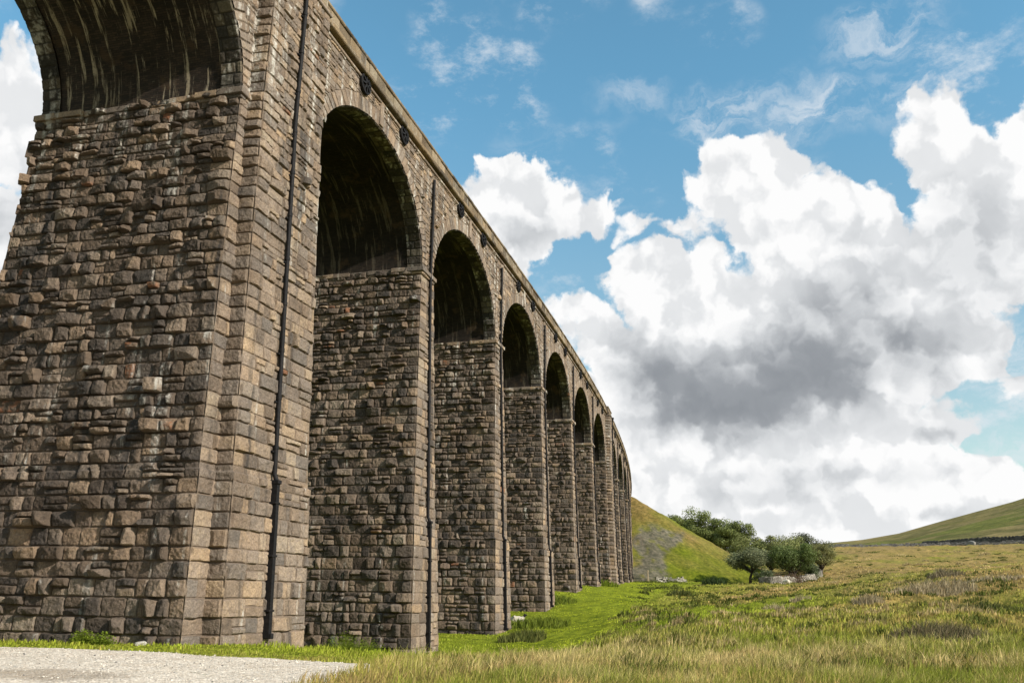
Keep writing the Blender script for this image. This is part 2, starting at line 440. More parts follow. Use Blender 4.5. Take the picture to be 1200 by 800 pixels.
def ground_h(x, y, micro=True):
    z = base_h(x, y)
    az, r = azd(x, y)
    if micro:
        flat = track_mask(x, y) * (r < 60)
        nearp = sstep(2.5, .3, np.abs(np.clip(x, -10, 1.5) - x)) * (y < 230)
        a = (1 - flat) * (1 - sstep(12.5, 10, x) * sstep(28, 26, y)) * (1 - .85 * nearp) * sstep(6, 30, r)
        z = z + a * ((fbm(x * .22, y * .22, 1.1, 3) - .5) * .55 + (fbm(x * .75, y * .75, 2.2, 3) - .5) * .30 * (1 + 1.2 * sstep(-10, -4, az) * sstep(35, 60, r)))
        # tussock ridges across the moor
        z = z + a * sstep(25, 70, r) * (fbm(x * .12 + 5, y * .3, 4.2, 4) - .5) * 1.3 * sstep(-6, 3, az)
    return z
EAZ = np.array([-180, -60, -20, -8, 0, 3.6, 6.2, 8.2, 10.4, 12.5, 14.2, 18, 24, 40, 70, 180])
EEL = np.array([1.5, 1.5, 2.0, 2.6, 3.05, 3.22, 3.46, 3.80, 4.42, 4.98, 5.42, 6.6, 7.6, 6.5, 4, 1.5])
def hill_h(x, y):
    az, r = azd(x, y); z0 = base_h(x, y)
    e = np.interp(az, EAZ, EEL); zr = EYE + 1600 * np.tan(np.radians(e))
    t = np.clip((r - 385) / 1215., 0, 1)
    z = z0 + (zr - z0) * (.25 * t + .75 * t ** 1.5)
    z = np.where(r > 1600, zr * (1 - .65 * sstep(1600, 4200, r)), z)
    z = z + sstep(400, 600, r) * (fbm(x * .006, y * .006, 9.9, 5) - .5) * 9 * sstep(1700, 1200, r)
    return z
# the railway embankment beyond the last arch
def emb_h(x, y):
    # coordinates along the bent centre line
    rad = 1 / KB; cx = -rad; dx = x - cx; dy = y - 60.
    a = np.arctan2(dy, dx); s = 60 + a * rad; lat = np.hypot(dx, dy) - rad   # lat 0 = near face
    lat_c = lat + WID / 2
    n = (fbm(x * .12, y * .12, 6.1, 4) - .5)
    over = np.abs(lat_c) - 4.6 + n * 1.6
    endd = (220.5 - s) + n * 1.2
    d = np.sqrt(np.maximum(over, 0) ** 2 + np.maximum(endd, 0) ** 2)
    return 25.6 - .60 * d + .10 * np.maximum(0, d - 24) + (fbm(x * .4, y * .4, 7.1, 3) - .5) * .5, s, lat

# ground colour: dry straw against lush green, as patches that belong to the land
DC = np.array([  # az, r, dryness
 (-30, 24, .25), (-20, 24, .45), (-14, 20, .85), (-5, 19, .9), (3, 19, .85), (12, 20, .8), (-14, 26, .65), (-8, 28, .45), (-2, 32, .55), (4, 32, .6), (12, 32, .65),
 (-14, 34, .1), (-12, 45, .02), (-15, 50, .05), (-13, 62, .02), (-11, 80, .0), (-9.5, 100, .0), (-9, 125, .0), (-8.5, 60, .12), (-7, 45, .22), (-6, 75, .25), (-6, 110, .35), (-7, 150, .3), (-7.5, 200, .25),
 (-2, 50, .2), (-3, 70, .25), (-2, 100, .6), (-2, 140, .5), (-2, 180, .45), (3, 50, .3), (3, 75, .55), (3, 110, .75), (3, 160, .55), (3, 220, .9), (3, 300, 1.), (3, 380, 1.),
 (8, 45, .45), (8, 60, .45), (8, 85, .8), (8, 115, .9), (8, 180, .8), (8, 260, 1.), (8, 380, 1.), (13, 45, .55), (13, 58, .3), (13, 80, .8), (13, 110, 1.), (13, 180, .9), (13, 260, 1.), (13, 380, 1.), (40, 40, .5), (40, 200, .8), (-60, 30, .3), (-60, 200, .4), (150, 30, .4), (-150, 30, .4)], float)
_PD = rf(DC[:, 0], DC[:, 1]); _DD = np.sqrt(((_PD[:, None] - _PD[None]) ** 2).sum(-1) + .01); _WD = np.linalg.solve(_DD, DC[:, 2])
def path_strip(x, y):
    """grazed and trodden strip of bright turf running beside the piers"""
    n = (fbm(x * .25, y * .12, 17.7, 3) - .5) * 2.4
    return sstep(3.4, 1.6, np.abs(x - (10.6 - .078 * y) + n)) * sstep(27, 34, y) * sstep(175, 140, y)
def dryness(x, y):
    shp = np.shape(x); x = np.ravel(x); y = np.ravel(y); az, r = azd(x, y); q = rf(az, np.minimum(r, 400.)); out = np.empty(len(q))
    for i in range(0, len(q), 20000):
        s = slice(i, i + 20000); out[s] = np.sqrt(((q[s][:, None] - _PD[None]) ** 2).sum(-1) + .01) @ _WD
    k = np.clip(r / 30, .5, 6)
    n = (fbm(x / k * .45, y / k * .45, 12.1, 4) - .5) * 1.1 + (fbm(x / k * 1.9, y / k * 1.9, 13.1, 3) - .5) * .5
    pth = path_strip(x, y)
    out = out * (1 - .9 * pth) + (.14 * sstep(2, 6, az) - .10 * sstep(2, -2, az)) * sstep(30, 44, r) * sstep(240, 150, r) + n * 1.35 * (.25 + .75 * np.clip(out * 2, 0, 1))
    return np.clip(out, 0, 1).reshape(shp)
G_GREEN = np.array([.205, .240, .020]); G_MID = np.array([.260, .245, .045]); G_DRY = np.array([.345, .24, .09]); G_BROWN = np.array([.27, .185, .10])
def grass_rgb(dry, x, y):
    d = dry[..., None]
    n = fbm(x * .05, y * .05, 15.5, 4)[..., None]
    c = np.where(d < .5, G_GREEN + (G_MID - G_GREEN) * d * 2, G_MID + (G_DRY - G_MID) * (d - .5) * 2)
    return c * (1 - .35 * sstep(.5, .65, n) * d) + G_BROWN * .35 * sstep(.5, .65, n) * d

def ground_material(name, fine=1.0, extra_green=None):
    m, nt = new_mat(name); N = NT(nt)
    tc = N.n('ShaderNodeTexCoord').outputs['Object']
    at = N.n('ShaderNodeAttribute', attribute_name='col', attribute_type='GEOMETRY').outputs['Color']
    n1 = N.noise(tc, 1.3 * fine, 6, .7); n2 = N.noise(tc, .22 * fine, 5, .6)
    c = N.mix(N.sst(n1, .3, .72), N.mix(1, at, (.50, .56, .50, 1), 'MULTIPLY'), N.mix(1, at, (1.3, 1.22, 1.15, 1), 'MULTIPLY'))
    c = N.mix(N.sst(n2, .4, .7), c, N.mix(1, c, (.78, .80, .70, 1), 'MULTIPLY'))
    N.out(c, 1.0, N.bump(N.math('ADD', n1, N.noise(tc, 7 * fine, 4, .7)), 1.0, .12 / fine), .05)
    return m
M_GROUND = ground_material('rough_pasture')
M_HILL = ground_material('hill_pasture', .06)

def polar(name, azs, rs, hf, mat, kind='structure', extra=None):
    A, Rr = np.meshgrid(np.radians(azs), rs)
    X = CAMX + Rr * np.sin(A); Y = Rr * np.cos(A)
    Z = hf(X, Y)
    dry = dryness(X, Y); c = grass_rgb(dry, X, Y)
    if extra: c = extra(X, Y, Z, c)
    at = np.concatenate([c, np.ones(c.shape[:2] + (1,))], -1)
    o = make_mesh(name, np.stack([X, Y, Z], -1).reshape(-1, 3), gquads(len(rs), len(azs)), None, [mat], {'col': at.reshape(-1, 4)}, smooth=True)
    return tag(o, kind=kind)
azs = np.concatenate([np.arange(-180, -50, 3.), np.arange(-50, -22, .35), np.arange(-22, 18, .11), np.arange(18, 30, .5), np.arange(30, 180.1, 3.)])
azs = np.concatenate([azs[azs < 180], [180]])
rs = np.concatenate([[.05, 1, 2], np.exp(np.arange(np.log(3), np.log(385), .0105)), [385.]])
def soil(X, Y, Z, c):
    t = (track_mask(X, Y) * (np.hypot(X - CAMX, Y) < 60))[..., None]
    return c * (1 - t) + np.array([.30, .25, .19]) * t
polar('pasture_ground', azs, rs, ground_h, M_GROUND, extra=soil)
rs2 = np.concatenate([385 * np.exp(np.arange(0, math.log(1700 / 385.), .012)), np.linspace(1700, 9000, 14)])
azs2 = np.concatenate([np.arange(-180, -22, 3.), np.arange(-22, 20, .2), np.arange(20, 180, 3.), [180]])
def hillcol(X, Y, Z, c):
    az, r = azd(X, Y)
    n = fbm(X * .008, Y * .008, 21., 5); n2 = fbm(X * .03, Y * .012, 22., 4)
    g = np.array([.185, .190, .050]); b = np.array([.29, .225, .10]); d = np.array([.13, .125, .045])
    k = sstep(.42, .62, n)[..., None]; c2 = g * (1 - k) + b * k
    k = (sstep(.56, .66, n2) * .6)[..., None]; c2 = c2 * (1 - k) + d * k
    rim = sstep(1150, 1600, r)[..., None] * .7
    c2 = c2 * (1 - rim) + b * rim
    return c2
polar('distant_hill', azs2, rs2, hill_h, M_HILL, extra=hillcol)
print('terrain', time.time() - T0)

def build_embankment():
    S = np.arange(168, 300, .6); Lt = np.arange(-40, 46, .5)
    s, lt = np.meshgrid(S, Lt, indexing='ij')
    V = bendv(np.stack([lt.ravel(), s.ravel(), np.zeros(s.size)], -1)); X = V[:, 0].reshape(s.shape); Y = V[:, 1].reshape(s.shape)
    Z, _, lat = emb_h(X, Y); G = ground_h(X, Y)
    dry = np.clip(.42 + (fbm(X * .09, Y * .09, 31., 4) - .5) * 1.7 + .3 * sstep(14, 24, Z) - .2 * sstep(12, 5, Z) + .35 * sstep(6, 0, lat), 0, 1)
    c = grass_rgb(dry, X, Y)
    Z = np.maximum(Z, G - 3)
    c = c * .66 * (.8 + .4 * fbm(X * .9, Y * .9, 32., 3))[..., None]
    Z = Z + (fbm(X * .8 + Y * .5, Y * .25, 38., 3) - .5) * .5
    # scree: bare grey stones on the end cone
    e, ss, lat = emb_h(X, Y)
    n = fbm(X * .16, Y * .16, 33., 4); q = fbm(X * .7, Y * .7, 34., 3)
    scree = sstep(.0, 1.2, 4.8 - np.abs(lat - .6 - .36 * Z) + (n - .5) * 8) * sstep(18.5, 16.5, Z + (n - .5) * 5) * sstep(240, 230, ss)
    scree = np.clip(scree * (.25 + .75 * sstep(.36, .56, q + .10)), 0, 1)
    Z = Z + scree * (fbm(X * 1.9, Y * 1.9, 35., 2) - .5) * .35
    sv = .55 + .9 * fbm(X * 3.1, Y * 3.1, 36., 2)
    scree = scree * .85
    c = c * (1 - scree[..., None]) + np.array([.15, .130, .115]) * (scree * sv)[..., None]
    at = np.concatenate([c, np.ones(c.shape[:2] + (1,))], -1)
    keep = (Z > G - 1.5)
    Q = gquads(len(S), len(Lt)); kv = keep.ravel(); Q = Q[kv[Q].any(1)][:, ::-1]
    used = np.unique(Q); rm = np.zeros(kv.size, int); rm[used] = np.arange(len(used))
    o = make_mesh('embankment', np.stack([X, Y, Z], -1).reshape(-1, 3)[used], rm[Q], None, [M_GROUND], {'col': at.reshape(-1, 4)[used]}, smooth=True)
    tag(o, kind='structure')
build_embankment()

# ------------------------------------------------------------------ the gravel track
def build_track():
    xs = np.arange(-22, 12.5, .05); ys = np.arange(10, 24.2, .05)
    X, Y = np.meshgrid(xs, ys)
    m = track_mask(X, Y)
    Z = ground_h(X, Y) + .03 * m - .02 * (1 - m) + m * ((fbm(X * 6, Y * 6, 41., 3) - .5) * .03 + (fbm(X * .8, Y * .8, 42., 3) - .5) * .06 * sstep(0, 1, m))
    Q = gquads(len(ys), len(xs)); k = (m > .15).ravel(); Q = Q[k[Q].any(1)]
    used = np.unique(Q); rm = np.zeros(k.size, int); rm[used] = np.arange(len(used))
    mt, nt = new_mat('limestone_gravel'); N = NT(nt)
    tc = N.n('ShaderNodeTexCoord').outputs['Object']
    v = N.n('ShaderNodeTexVoronoi'); v.inputs['Scale'].default_value = 22; N.link(tc, v.inputs['Vector'])
    sp = N.n('ShaderNodeSeparateColor'); N.link(v.outputs['Color'], sp.inputs[0])
    c = N.ramp(sp.outputs[0], [(0, (.38, .31, .24)), (.3, (.53, .44, .35)), (.7, (.73, .62, .50)), (.95, (.82, .73, .62)), (1, (.25, .23, .21))])
    n = N.noise(tc, .55, 5, .6)
    # worn, muddy hollow towards the camera
    sx = N.n('ShaderNodeSeparateXYZ'); N.link(tc, sx.inputs[0])
    hd = N.vmath('LENGTH', N.vmath('MULTIPLY', N.vmath('SUBTRACT', tc, (3.9, 15.7, 0)), (.42, .75, 0)))
    hol = N.sst(N.math('ADD', hd, N.math('MULTIPLY', N.math('SUBTRACT', n, .5), 1.2)), 1.05, .5)
    c = N.mix(N.math('MULTIPLY', hol, .5), c, (.22, .155, .10, 1))
    c = N.mix(N.math('MULTIPLY', N.sst(n, .52, .7), .6), c, (.40, .30, .20, 1))
    gr = N.noise(N.mapping(tc, (.5, 1.4, 1)), 1.7, 4, .6)
    c = N.mix(N.math('MULTIPLY', N.sst(gr, .66, .72), .7), c, (.16, .17, .05, 1))
    N.out(c, .9, N.bump(N.math('SUBTRACT', 1.0, v.outputs['Distance']), .8, .03), .2)
    o = make_mesh('gravel_track', np.stack([X, Y, Z], -1).reshape(-1, 3)[used], rm[Q], None, [mt], smooth=True)
    tag(o, kind='structure')
    # loose stones
    n = 7000
    x = rng.uniform(-14, 10.5, n * 2); y = rng.uniform(14.5, 23, n * 2); k = track_mask(x, y) > .4; x = x[k][:n]; y = y[k][:n]
    z = ground_h(x, y) + .03; s = .008 + .024 * rng.random(len(x)) ** 4
    base = np.array([(1,0,0),(0,1,0),(-1,0,0),(0,-1,0),(0,0,.7),(0,0,-.7)], float); Tr = np.array([(0,1,4),(1,2,4),(2,3,4),(3,0,4),(1,0,5),(2,1,5),(3,2,5),(0,3,5)])
    a = rng.random(len(x)) * 6.28; j = rng.uniform(.6, 1.4, (len(x), 6, 3))
    B = base[None] * j * s[:, None, None]
    BX_ = B[..., 0] * np.cos(a)[:, None] - B[..., 1] * np.sin(a)[:, None]; BY_ = B[..., 0] * np.sin(a)[:, None] + B[..., 1] * np.cos(a)[:, None]
    V = np.stack([BX_ + x[:, None], BY_ + y[:, None], B[..., 2] + z[:, None] + s[:, None] * .2], -1).reshape(-1, 3)
    TT = (Tr[None] + (np.arange(len(x)) * 6)[:, None, None]).reshape(-1, 3)
    tone = rng.random(len(x)); cc = np.where(tone[:, None] < .13, [.14, .13, .12], np.where(tone[:, None] < .6, [.45, .40, .34], [.60, .54, .46]))
    at = np.repeat(np.concatenate([cc, np.ones((len(x), 1))], 1), 6, 0)
    mm, nt = new_mat('loose_stone'); N = NT(nt); N.out(N.n('ShaderNodeAttribute', attribute_name='col').outputs['Color'], .9)
    tag(make_mesh('gravel_stones', V, None, TT, [mm], {'col': at}), 'pale loose limestone chippings strewn over the gravel track', 'gravel', kind='stuff')
build_track()

# ------------------------------------------------------------------ viaduct
VIA = empty('viaduct', (0, 0, 0))
tag(VIA, 'long stone railway viaduct of tall arches striding away across the pasture', 'viaduct')
WN, WK = 1.8587, 5.7152
wid = [WN, WK] + [WN] * 5 + [WK] + [WN] * 5
cen = [0] * len(wid); cen[1] = 28.8528
cen[0] = cen[1] - WK / 2 - 13.7 - WN / 2
for i in range(2, len(wid)): cen[i] = cen[i - 1] + wid[i - 1] / 2 + 13.7 + wid[i] / 2
zbase = [0, 0, -1.31, -.78, .65, 2.37, 3.1, 3.4, 3.9, 4.4, 4.9, 5.3, 6.]
cells = [.25, .030, .040, .052, .066, .08, .095, .11, .13, .15, .16, .18, .2]
PIPES = {1: (28.75, .9), 2: (46.6, 0), 3: (62.1, 0), 4: (77.6, 0), 5: (93.1, 0), 6: (108.6, 0), 7: (126.1, .9), 8: (143.6, 0), 9: (159.1, 0), 10: (174.7, 0)}
ZT = 26.55
PH = 2.2; PP = .66          # pilaster half width and projection
ZPL = 5.5
def plin(z): return .10 * sstep(ZPL + .04, ZPL - .04, z)

def mkpier(i):
    yc = cen[i]; hw = wid[i] / 2; cell = cells[i]; king = wid[i] > 3
    zb = zbase[i] - 1.6
    zs = np.arange(zb, ZS + cell * .5, cell); zs[-1] = ZS
    zs = np.sort(np.concatenate([zs, [ZPL + .04, ZPL - .04]]))
    vb = courses(100 + i, .42, .58)
    hx = lambda z: BX * (ZS - z) + plin(z)
    hy = lambda z: hw + BY * (ZS - z) + plin(z)
    def corner(z, ci):
        k = np.searchsorted(vb, z); t = hsh(k, i * 3.1 + ci)
        if ci == 1: return .028 + 0 * z            # the chiselled arris facing the track
        return .03 + .06 * t + .10 * (t > .93) * (ci == 0)
    c = cell; cb = max(.2, cell * 3)
    F = [
        dict(A=lambda z: np.stack([-WID - hx(z), yc - hy(z)], -1), B=lambda z: np.stack([hx(z), yc - hy(z)], -1), n=(0, -1), cell=c, style=ROUGH, anchor='B', mat=0),
        dict(A=lambda z: np.stack([hx(z), yc - hy(z)], -1), B=lambda z: np.stack([hx(z), yc + hy(z)], -1), n=(1, 0), cell=c, style=DRESS, anchor='A', mat=1),
        dict(A=lambda z: np.stack([hx(z), yc + hy(z)], -1), B=lambda z: np.stack([-WID - hx(z), yc + hy(z)], -1), n=(0, 1), cell=cb, style=ROUGH, anchor='A', mat=0),
        dict(A=lambda z: np.stack([-WID - hx(z), yc + hy(z)], -1), B=lambda z: np.stack([-WID - hx(z), yc - hy(z)], -1), n=(-1, 0), cell=cb, style=ROUGH, anchor='A', mat=0)]
    p = wall_ring('pier', F, zs, vb, 100 + i * 7, [M_ROUGH, M_DRESS], VIA, corner=corner)
    # impost: a moulded course of stone round the top of the pier
    ms = [MB(), MB()]; m = ms[0]; y0, y1 = yc - hw, yc + hw; zt = ZS + .02; zl = ZS - .36
    g = np.random.default_rng(i)
    def blk(x0, x1, ya, yb, pr):
        m.box(x0, x1, ya, yb, zl + .14, zt + g.uniform(-.01, .02), .02)
    # end stones project, the ones between are nearly flush
    for sgn, ye in ((-1, y0), (1, y1)):
        xs = [-WID - .22]
        m = ms[1] if (king and sgn > 0) else ms[0]
        while xs[-1] < .2: xs.append(xs[-1] + g.uniform(.7, 1.3))
        xs[-1] = .22
        if xs[-1] - xs[-2] < .3: xs.pop(-2)
        for a, b in zip(xs[:-1], xs[1:]):
            pr = .23 if (b > -1.3 or a < -WID + .9) else g.uniform(.03, .15)
            if sgn < 0: blk(a + .006, b - .006, ye - pr, ye + .25, pr)
            else: blk(a + .006, b - .006, ye - .25, ye + pr, pr)
            if pr > .2:
                if sgn < 0: m.box(a + .01, min(b - .01, .12), ye - pr * .5, ye + .2, zl, zl + .15, .02)
                else: m.box(a + .01, min(b - .01, .12), ye - .2, ye + pr * .5, zl, zl + .15, .02)
    lim = [(y0 + .26, y1 - .26)] if not king else [(y0 + .26, yc - PH - .02), (yc + PH + .02, y1 - .26)]
    for li, (a, b) in enumerate(lim):
        if b > a:
            m = ms[li]
            m.box(-.3, .22, a, b, zl + .14, zt, .02); m.box(-.3, .12, a, b, zl, zl + .15, .02)
    for m in ms:
        if not m.n: continue
        st = np.repeat(g.random((m.n // 24 + 1, 1)), 24, 0)[:m.n]
        m.build('impost', M_DRESS, p, bend=True, attrs={'st': np.concatenate([st, st * .9, np.ones((m.n, 2))], 1)})
    if king:
        hwp = lambda z: PH + .019 * (ZS + 6.7 - z) + plin(z) * .6
        px = lambda z: PP + BX * np.maximum(ZS - z, 0) + plin(z)
        zs2 = np.arange(zb, ZT, cell); zs2 = np.sort(np.concatenate([zs2, [ZT, ZPL + .04, ZPL - .04]]))
        bx = lambda z: np.maximum(BX * (ZS - z), 0) - .15 + 0 * z
        G = [dict(A=lambda z: np.stack([bx(z), yc - hwp(z)], -1), B=lambda z: np.stack([px(z), yc - hwp(z)], -1), n=(0, -1), cell=c, style=dict(ROUGH, lo=.03, hi=.20, split=.1, wmin=.8, wmax=1.1, big=.12), anchor='B', mat=1),
             dict(A=lambda z: np.stack([px(z), yc - hwp(z)], -1), B=lambda z: np.stack([px(z), yc + hwp(z)], -1), n=(1, 0), cell=c, style=DRESS, anchor='A', mat=1),
             dict(A=lambda z: np.stack([px(z), yc + hwp(z)], -1), B=lambda z: np.stack([bx(z), yc + hwp(z)], -1), n=(0, 1), cell=cb * .5, style=DRESS, anchor='A', mat=1)]
        wall_ring('pilaster', G, zs2, vb, 300 + i * 7, [M_ROUGH, M_DRESS], p, closed=False, corner=lambda z, ci: .022 + .012 * hsh(np.searchsorted(vb, z), ci))
    return p
for i in range(len(wid)): mkpier(i)
print('piers', time.time() - T0)

def mkbay(i):
    """spandrel wall with its voussoir ring, the brick vault and its edges, from pier i to pier i+1 (i may be -1)"""
    if i < 0: ya, yb = cen[0] - 15.6, cen[0]; ha, hb = WN / 2, wid[0] / 2
    elif i == len(cen) - 1: ya, yb = cen[i], cen[i] + wid[i] / 2 + 13.7 + 6; ha, hb = wid[i] / 2, 6.
    else: ya, yb = cen[i], cen[i + 1]; ha, hb = wid[i] / 2, wid[i + 1] / 2
    cell = .2 if i < 0 else cells[min(i + 1, len(cells) - 1)] * (1.0 if i > 0 else 1.0)
    if i == 0: cell = .045
    if i == 1: cell = .036
    a0, a1 = ya + ha, yb - hb; yc = (a0 + a1) / 2; A = (a1 - a0) / 2; B = RISE
    per = np.pi * math.sqrt((A * A + B * B) / 2)
    th = np.linspace(np.pi, 0, int(per / cell) + 1)
    ys = np.concatenate([np.arange(ya, a0 - cell * .4, cell), yc + A * np.cos(th), np.arange(a1 + cell, yb, cell), [yb]])
    inn = np.abs(ys - yc) <= A
    zl = np.where(inn, ZS + B * np.sqrt(np.clip(1 - ((ys - yc) / A) ** 2, 0, 1)), ZS)
    nr = int((ZT - ZS) / cell) + 1; t = np.linspace(0, 1, nr)
    Y = np.repeat(ys[None], nr, 0); Z = zl[None] + t[:, None] * (ZT - zl)[None]
    vb = courses(500 + i, .26, .42)
    U = Y - ya + 1.3; h, at = masonry(U, Z, vb, 520 + i * 5, dict(DRESS, wmin=.4, wmax=1.0, hi=.075, split=.3, big=.02), cell)
    # voussoirs
    dy = (Y - yc) / A; dz = (Z - ZS) / B
    q = np.sqrt(dy ** 2 + dz ** 2); ph = np.arctan2(np.maximum(dz, 0), dy); rr = np.hypot(A * np.cos(ph), B * np.sin(ph))
    dist = (q - 1) * rr; nv = 51
    ring = .72 + .14 * hsh(np.floor(ph / np.pi * nv), 3.)
    mk = (dist < ring) & (Z > ZS - .02)
    pv = ph / np.pi * nv; fv = pv - np.floor(pv); du = np.minimum(fv, 1 - fv) * per / nv; dr = np.minimum(ring - dist, 9)
    e = sstep(.008, .008 + max(.03, cell), np.minimum(du, dr)); sid = np.floor(pv)
    hv = e * (.03 + .045 * hsh(sid, 4. + i)) + e * (fbm(Y * 7, Z * 7, 6., 2) - .5) * .03
    h = np.where(mk, hv, h)
    atv = np.stack([.25 + .6 * hsh(sid, 5. + i), hsh(sid, 6. + i) * .97, e, np.ones_like(e)], -1)
    at = np.where(mk[..., None], atv, at)
    h = h * sstep(0, .05, dist + .03 + (Z <= ZS) * 1.) if False else h
    V = np.stack([h, Y, Z], -1)
    V0 = V.reshape(-1, 3); n0 = len(V0)
    # far side face, plain
    ysb = ys[::max(1, int(.25 / cell))]; ysb = np.unique(np.append(ysb, ys[-1])); zlb = np.interp(ysb, ys, zl)
    Vb = np.stack([np.full((2, len(ysb)), -WID), np.repeat(ysb[None], 2, 0), np.stack([zlb, np.full(len(ysb), ZT)])], -1).reshape(-1, 3)
    atb = np.tile([.4, .3, 1, 1], (len(Vb), 1))
    sp = make_mesh('spandrel_wall', bendv(V0), gquads(nr, len(ys)), None, [M_DRESS], {'st': at.reshape(-1, 4)}, parent=VIA)
    make_mesh('far_face', bendv(Vb), gquads(2, len(ysb))[:, ::-1], None, [M_DRESS], {'st': atb}, parent=sp)
    # vault: brick barrel with stone edge rings
    sedge = .85
    s_arc = np.concatenate([[0], np.cumsum(np.hypot(np.diff(A * np.cos(th)), np.diff(B * np.sin(th))))])
    cz = max(cell, .05)
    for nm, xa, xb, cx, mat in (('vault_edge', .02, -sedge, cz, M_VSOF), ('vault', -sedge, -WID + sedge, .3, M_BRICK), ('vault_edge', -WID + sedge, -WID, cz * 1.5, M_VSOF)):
        tt = th if nm == 'vault_edge' else th[::max(1, int(.12 / cell))]
        if tt[-1] != th[-1]: tt = np.append(tt, th[-1])
        xs = np.linspace(xa, xb, max(2, int(abs(xb - xa) / cx)) + 1)
        X, TH = np.meshgrid(xs, tt); sa = np.interp(-TH, -th, s_arc)
        nyv = np.stack([-B * np.cos(TH), -A * np.sin(TH)], -1); nyv /= np.linalg.norm(nyv, axis=-1, keepdims=True)
        if nm == 'vault_edge':
            hh, aa = masonry(X + 30, sa, np.linspace(-1, per * 1.1, int(per * 1.1 / .42)), 700 + i * 3 + int(xa < -3), dict(DRESS, split=0, two=0, wmin=.86, wmax=.9, hi=.02), cz)
            hh = hh + .03; hh[:, 0] = np.where(xa > -1, 0.0, hh[:, 0])
        else:
            hh = (fbm(X * .8, sa * .8, 77., 3) - .5) * .05; aa = np.ones(X.shape + (4,))
        Vv = np.stack([X, yc + A * np.cos(TH) + nyv[..., 0] * hh, ZS + B * np.sin(TH) + nyv[..., 1] * hh], -1).reshape(-1, 3)
        uvv = np.stack([X.ravel(), sa.ravel() + i * 31.7], -1)
        make_mesh(nm, bendv(Vv), gquads(len(tt), len(xs)), None, [mat], {'st': aa.reshape(-1, 4)}, uv=uvv, parent=sp, smooth=(nm == 'vault'))
    if i >= 0:
        m = MB(); m.box(-.1, .13, yc - .2, yc + .2, ZS + B + .06, ZT - .02, .025)
        at = np.tile([.6, .5, 1, 1], (m.n, 1)); m.build('keystone', M_DRESS, sp, bend=True, attrs={'st': at})
    return yc
arch_c = [mkbay(i) for i in range(-1, len(cen))]
YEND = cen[-1] + WN / 2 + 13.7 + 12
def mkabut():
    ya = cen[-1] + WN / 2 + 13.7
    zs = np.arange(3, ZT + .1, .25)
    F = [dict(A=lambda z: np.stack([-WID + 0 * z, ya + 0 * z], -1), B=lambda z: np.stack([0 * z, ya + 0 * z], -1), n=(0, -1), cell=.25, style=ROUGH, anchor='B'),
         dict(A=lambda z: np.stack([0 * z, ya + 0 * z], -1), B=lambda z: np.stack([0 * z, ya + 12 + 0 * z], -1), n=(1, 0), cell=.25, style=DRESS, anchor='A', mat=1)]
    wall_ring('abutment', F, zs, courses(9, .4, .55), 900, [M_ROUGH, M_DRESS], VIA, closed=False)
mkabut()
print('bays', time.time() - T0)

# deck, string course, cornice, parapet and coping
Y0 = cen[0] - 15
def pieces(y0, y1, lmin, lmax, seed, brk=()):
    g = np.random.default_rng(seed); ys = [y0]
    while ys[-1] < y1 - lmin: ys.append(ys[-1] + g.uniform(lmin, lmax))
    ys[-1] = y1; return ys
kings = [c for c, w in zip(cen, wid) if w > 3]
def segs(y0, y1):
    cuts = [y0]
    for k in kings: cuts += [k - PH, k + PH]
    cuts.append(y1); out = []
    for j in range(0, len(cuts) - 1): out.append((cuts[j], cuts[j + 1], j % 2 == 1))
    return out
def course_part(name, mat, x0, x1, z0, z1, lmin, lmax, seed, ext=0.0, b=.015, jit=.0, dz=0.0):
    m = MB(); g = np.random.default_rng(seed); A = []
    for (a, c, isk) in segs(Y0, YEND):
        off = (PP if name in ('string_course', 'cornice_bed') else .24) if isk else 0; e = ext if isk else 0; aa, cc = a - e, c + e
        if not isk: aa, cc = a + ext + .004, c - ext - .004
        ys = pieces(aa, cc, lmin, lmax, seed + abs(int(a)))
        far = a > 135
        for p, q in zip(ys[:-1], ys[1:]):
            j = g.uniform(-jit, jit) * (0 if isk else 1)
            m.box(x0 if not isk else min(x0, 0) , x1 + off + j, p + .005, q - .005, z0 + (dz if isk else 0), z1 + (dz if isk else 0) + g.uniform(-jit, jit) * .4, b)
            A.append(np.tile([g.random(), g.random() * .99, 1, 1], (24, 1)))
    o = m.build(name, mat, VIA, bend=True, attrs={'st': np.concatenate(A)})
    return o
course_part('string_course', M_DRESS, -.3, .13, ZT - .04, ZT + .10, .9, 1.5, 1, ext=.13, b=.03)
course_part('cornice_bed', M_DRESS, -.3, .04, ZT + .10, ZT + .24, 1.2, 2, 2, ext=.0, b=.005)
course_part('cornice', M_PARA, -.3, .34, ZT + .24, ZT + .50, .8, 1.6, 3, ext=.22, b=.04, jit=.02)
course_part('parapet', M_PARA, -.25, .22, ZT + .50, ZT + 1.12, .5, 1.3, 4, ext=.2, b=.02, jit=.025, dz=.0)
course_part('coping', M_PARA, -.3, .30, ZT + 1.12, ZT + 1.30, .9, 1.4, 5, ext=.28, b=.04, jit=.015)
m = MB()
for y in np.arange(Y0, YEND, 4.): m.box(-WID + .02, -.02, y + .001, min(y + 4, YEND) - .001, ZT - .5, ZT + .2)
m.build('deck', M_DRESS, VIA, bend=True, attrs={'st': np.tile([.4, .3, 1, 1], (m.n, 1))})
m = MB()
for y in np.arange(Y0, YEND, 1.5): m.box(-WID - .3, -WID + .25, y + .005, min(y + 1.5, YEND) - .005, ZT + .18, ZT + 1.3, .03)
m.build('far_parapet', M_PARA, VIA, bend=True, attrs={'st': np.tile([.4, .3, 1, 1], (m.n, 1))})
# raised caps of the parapet over the king piers

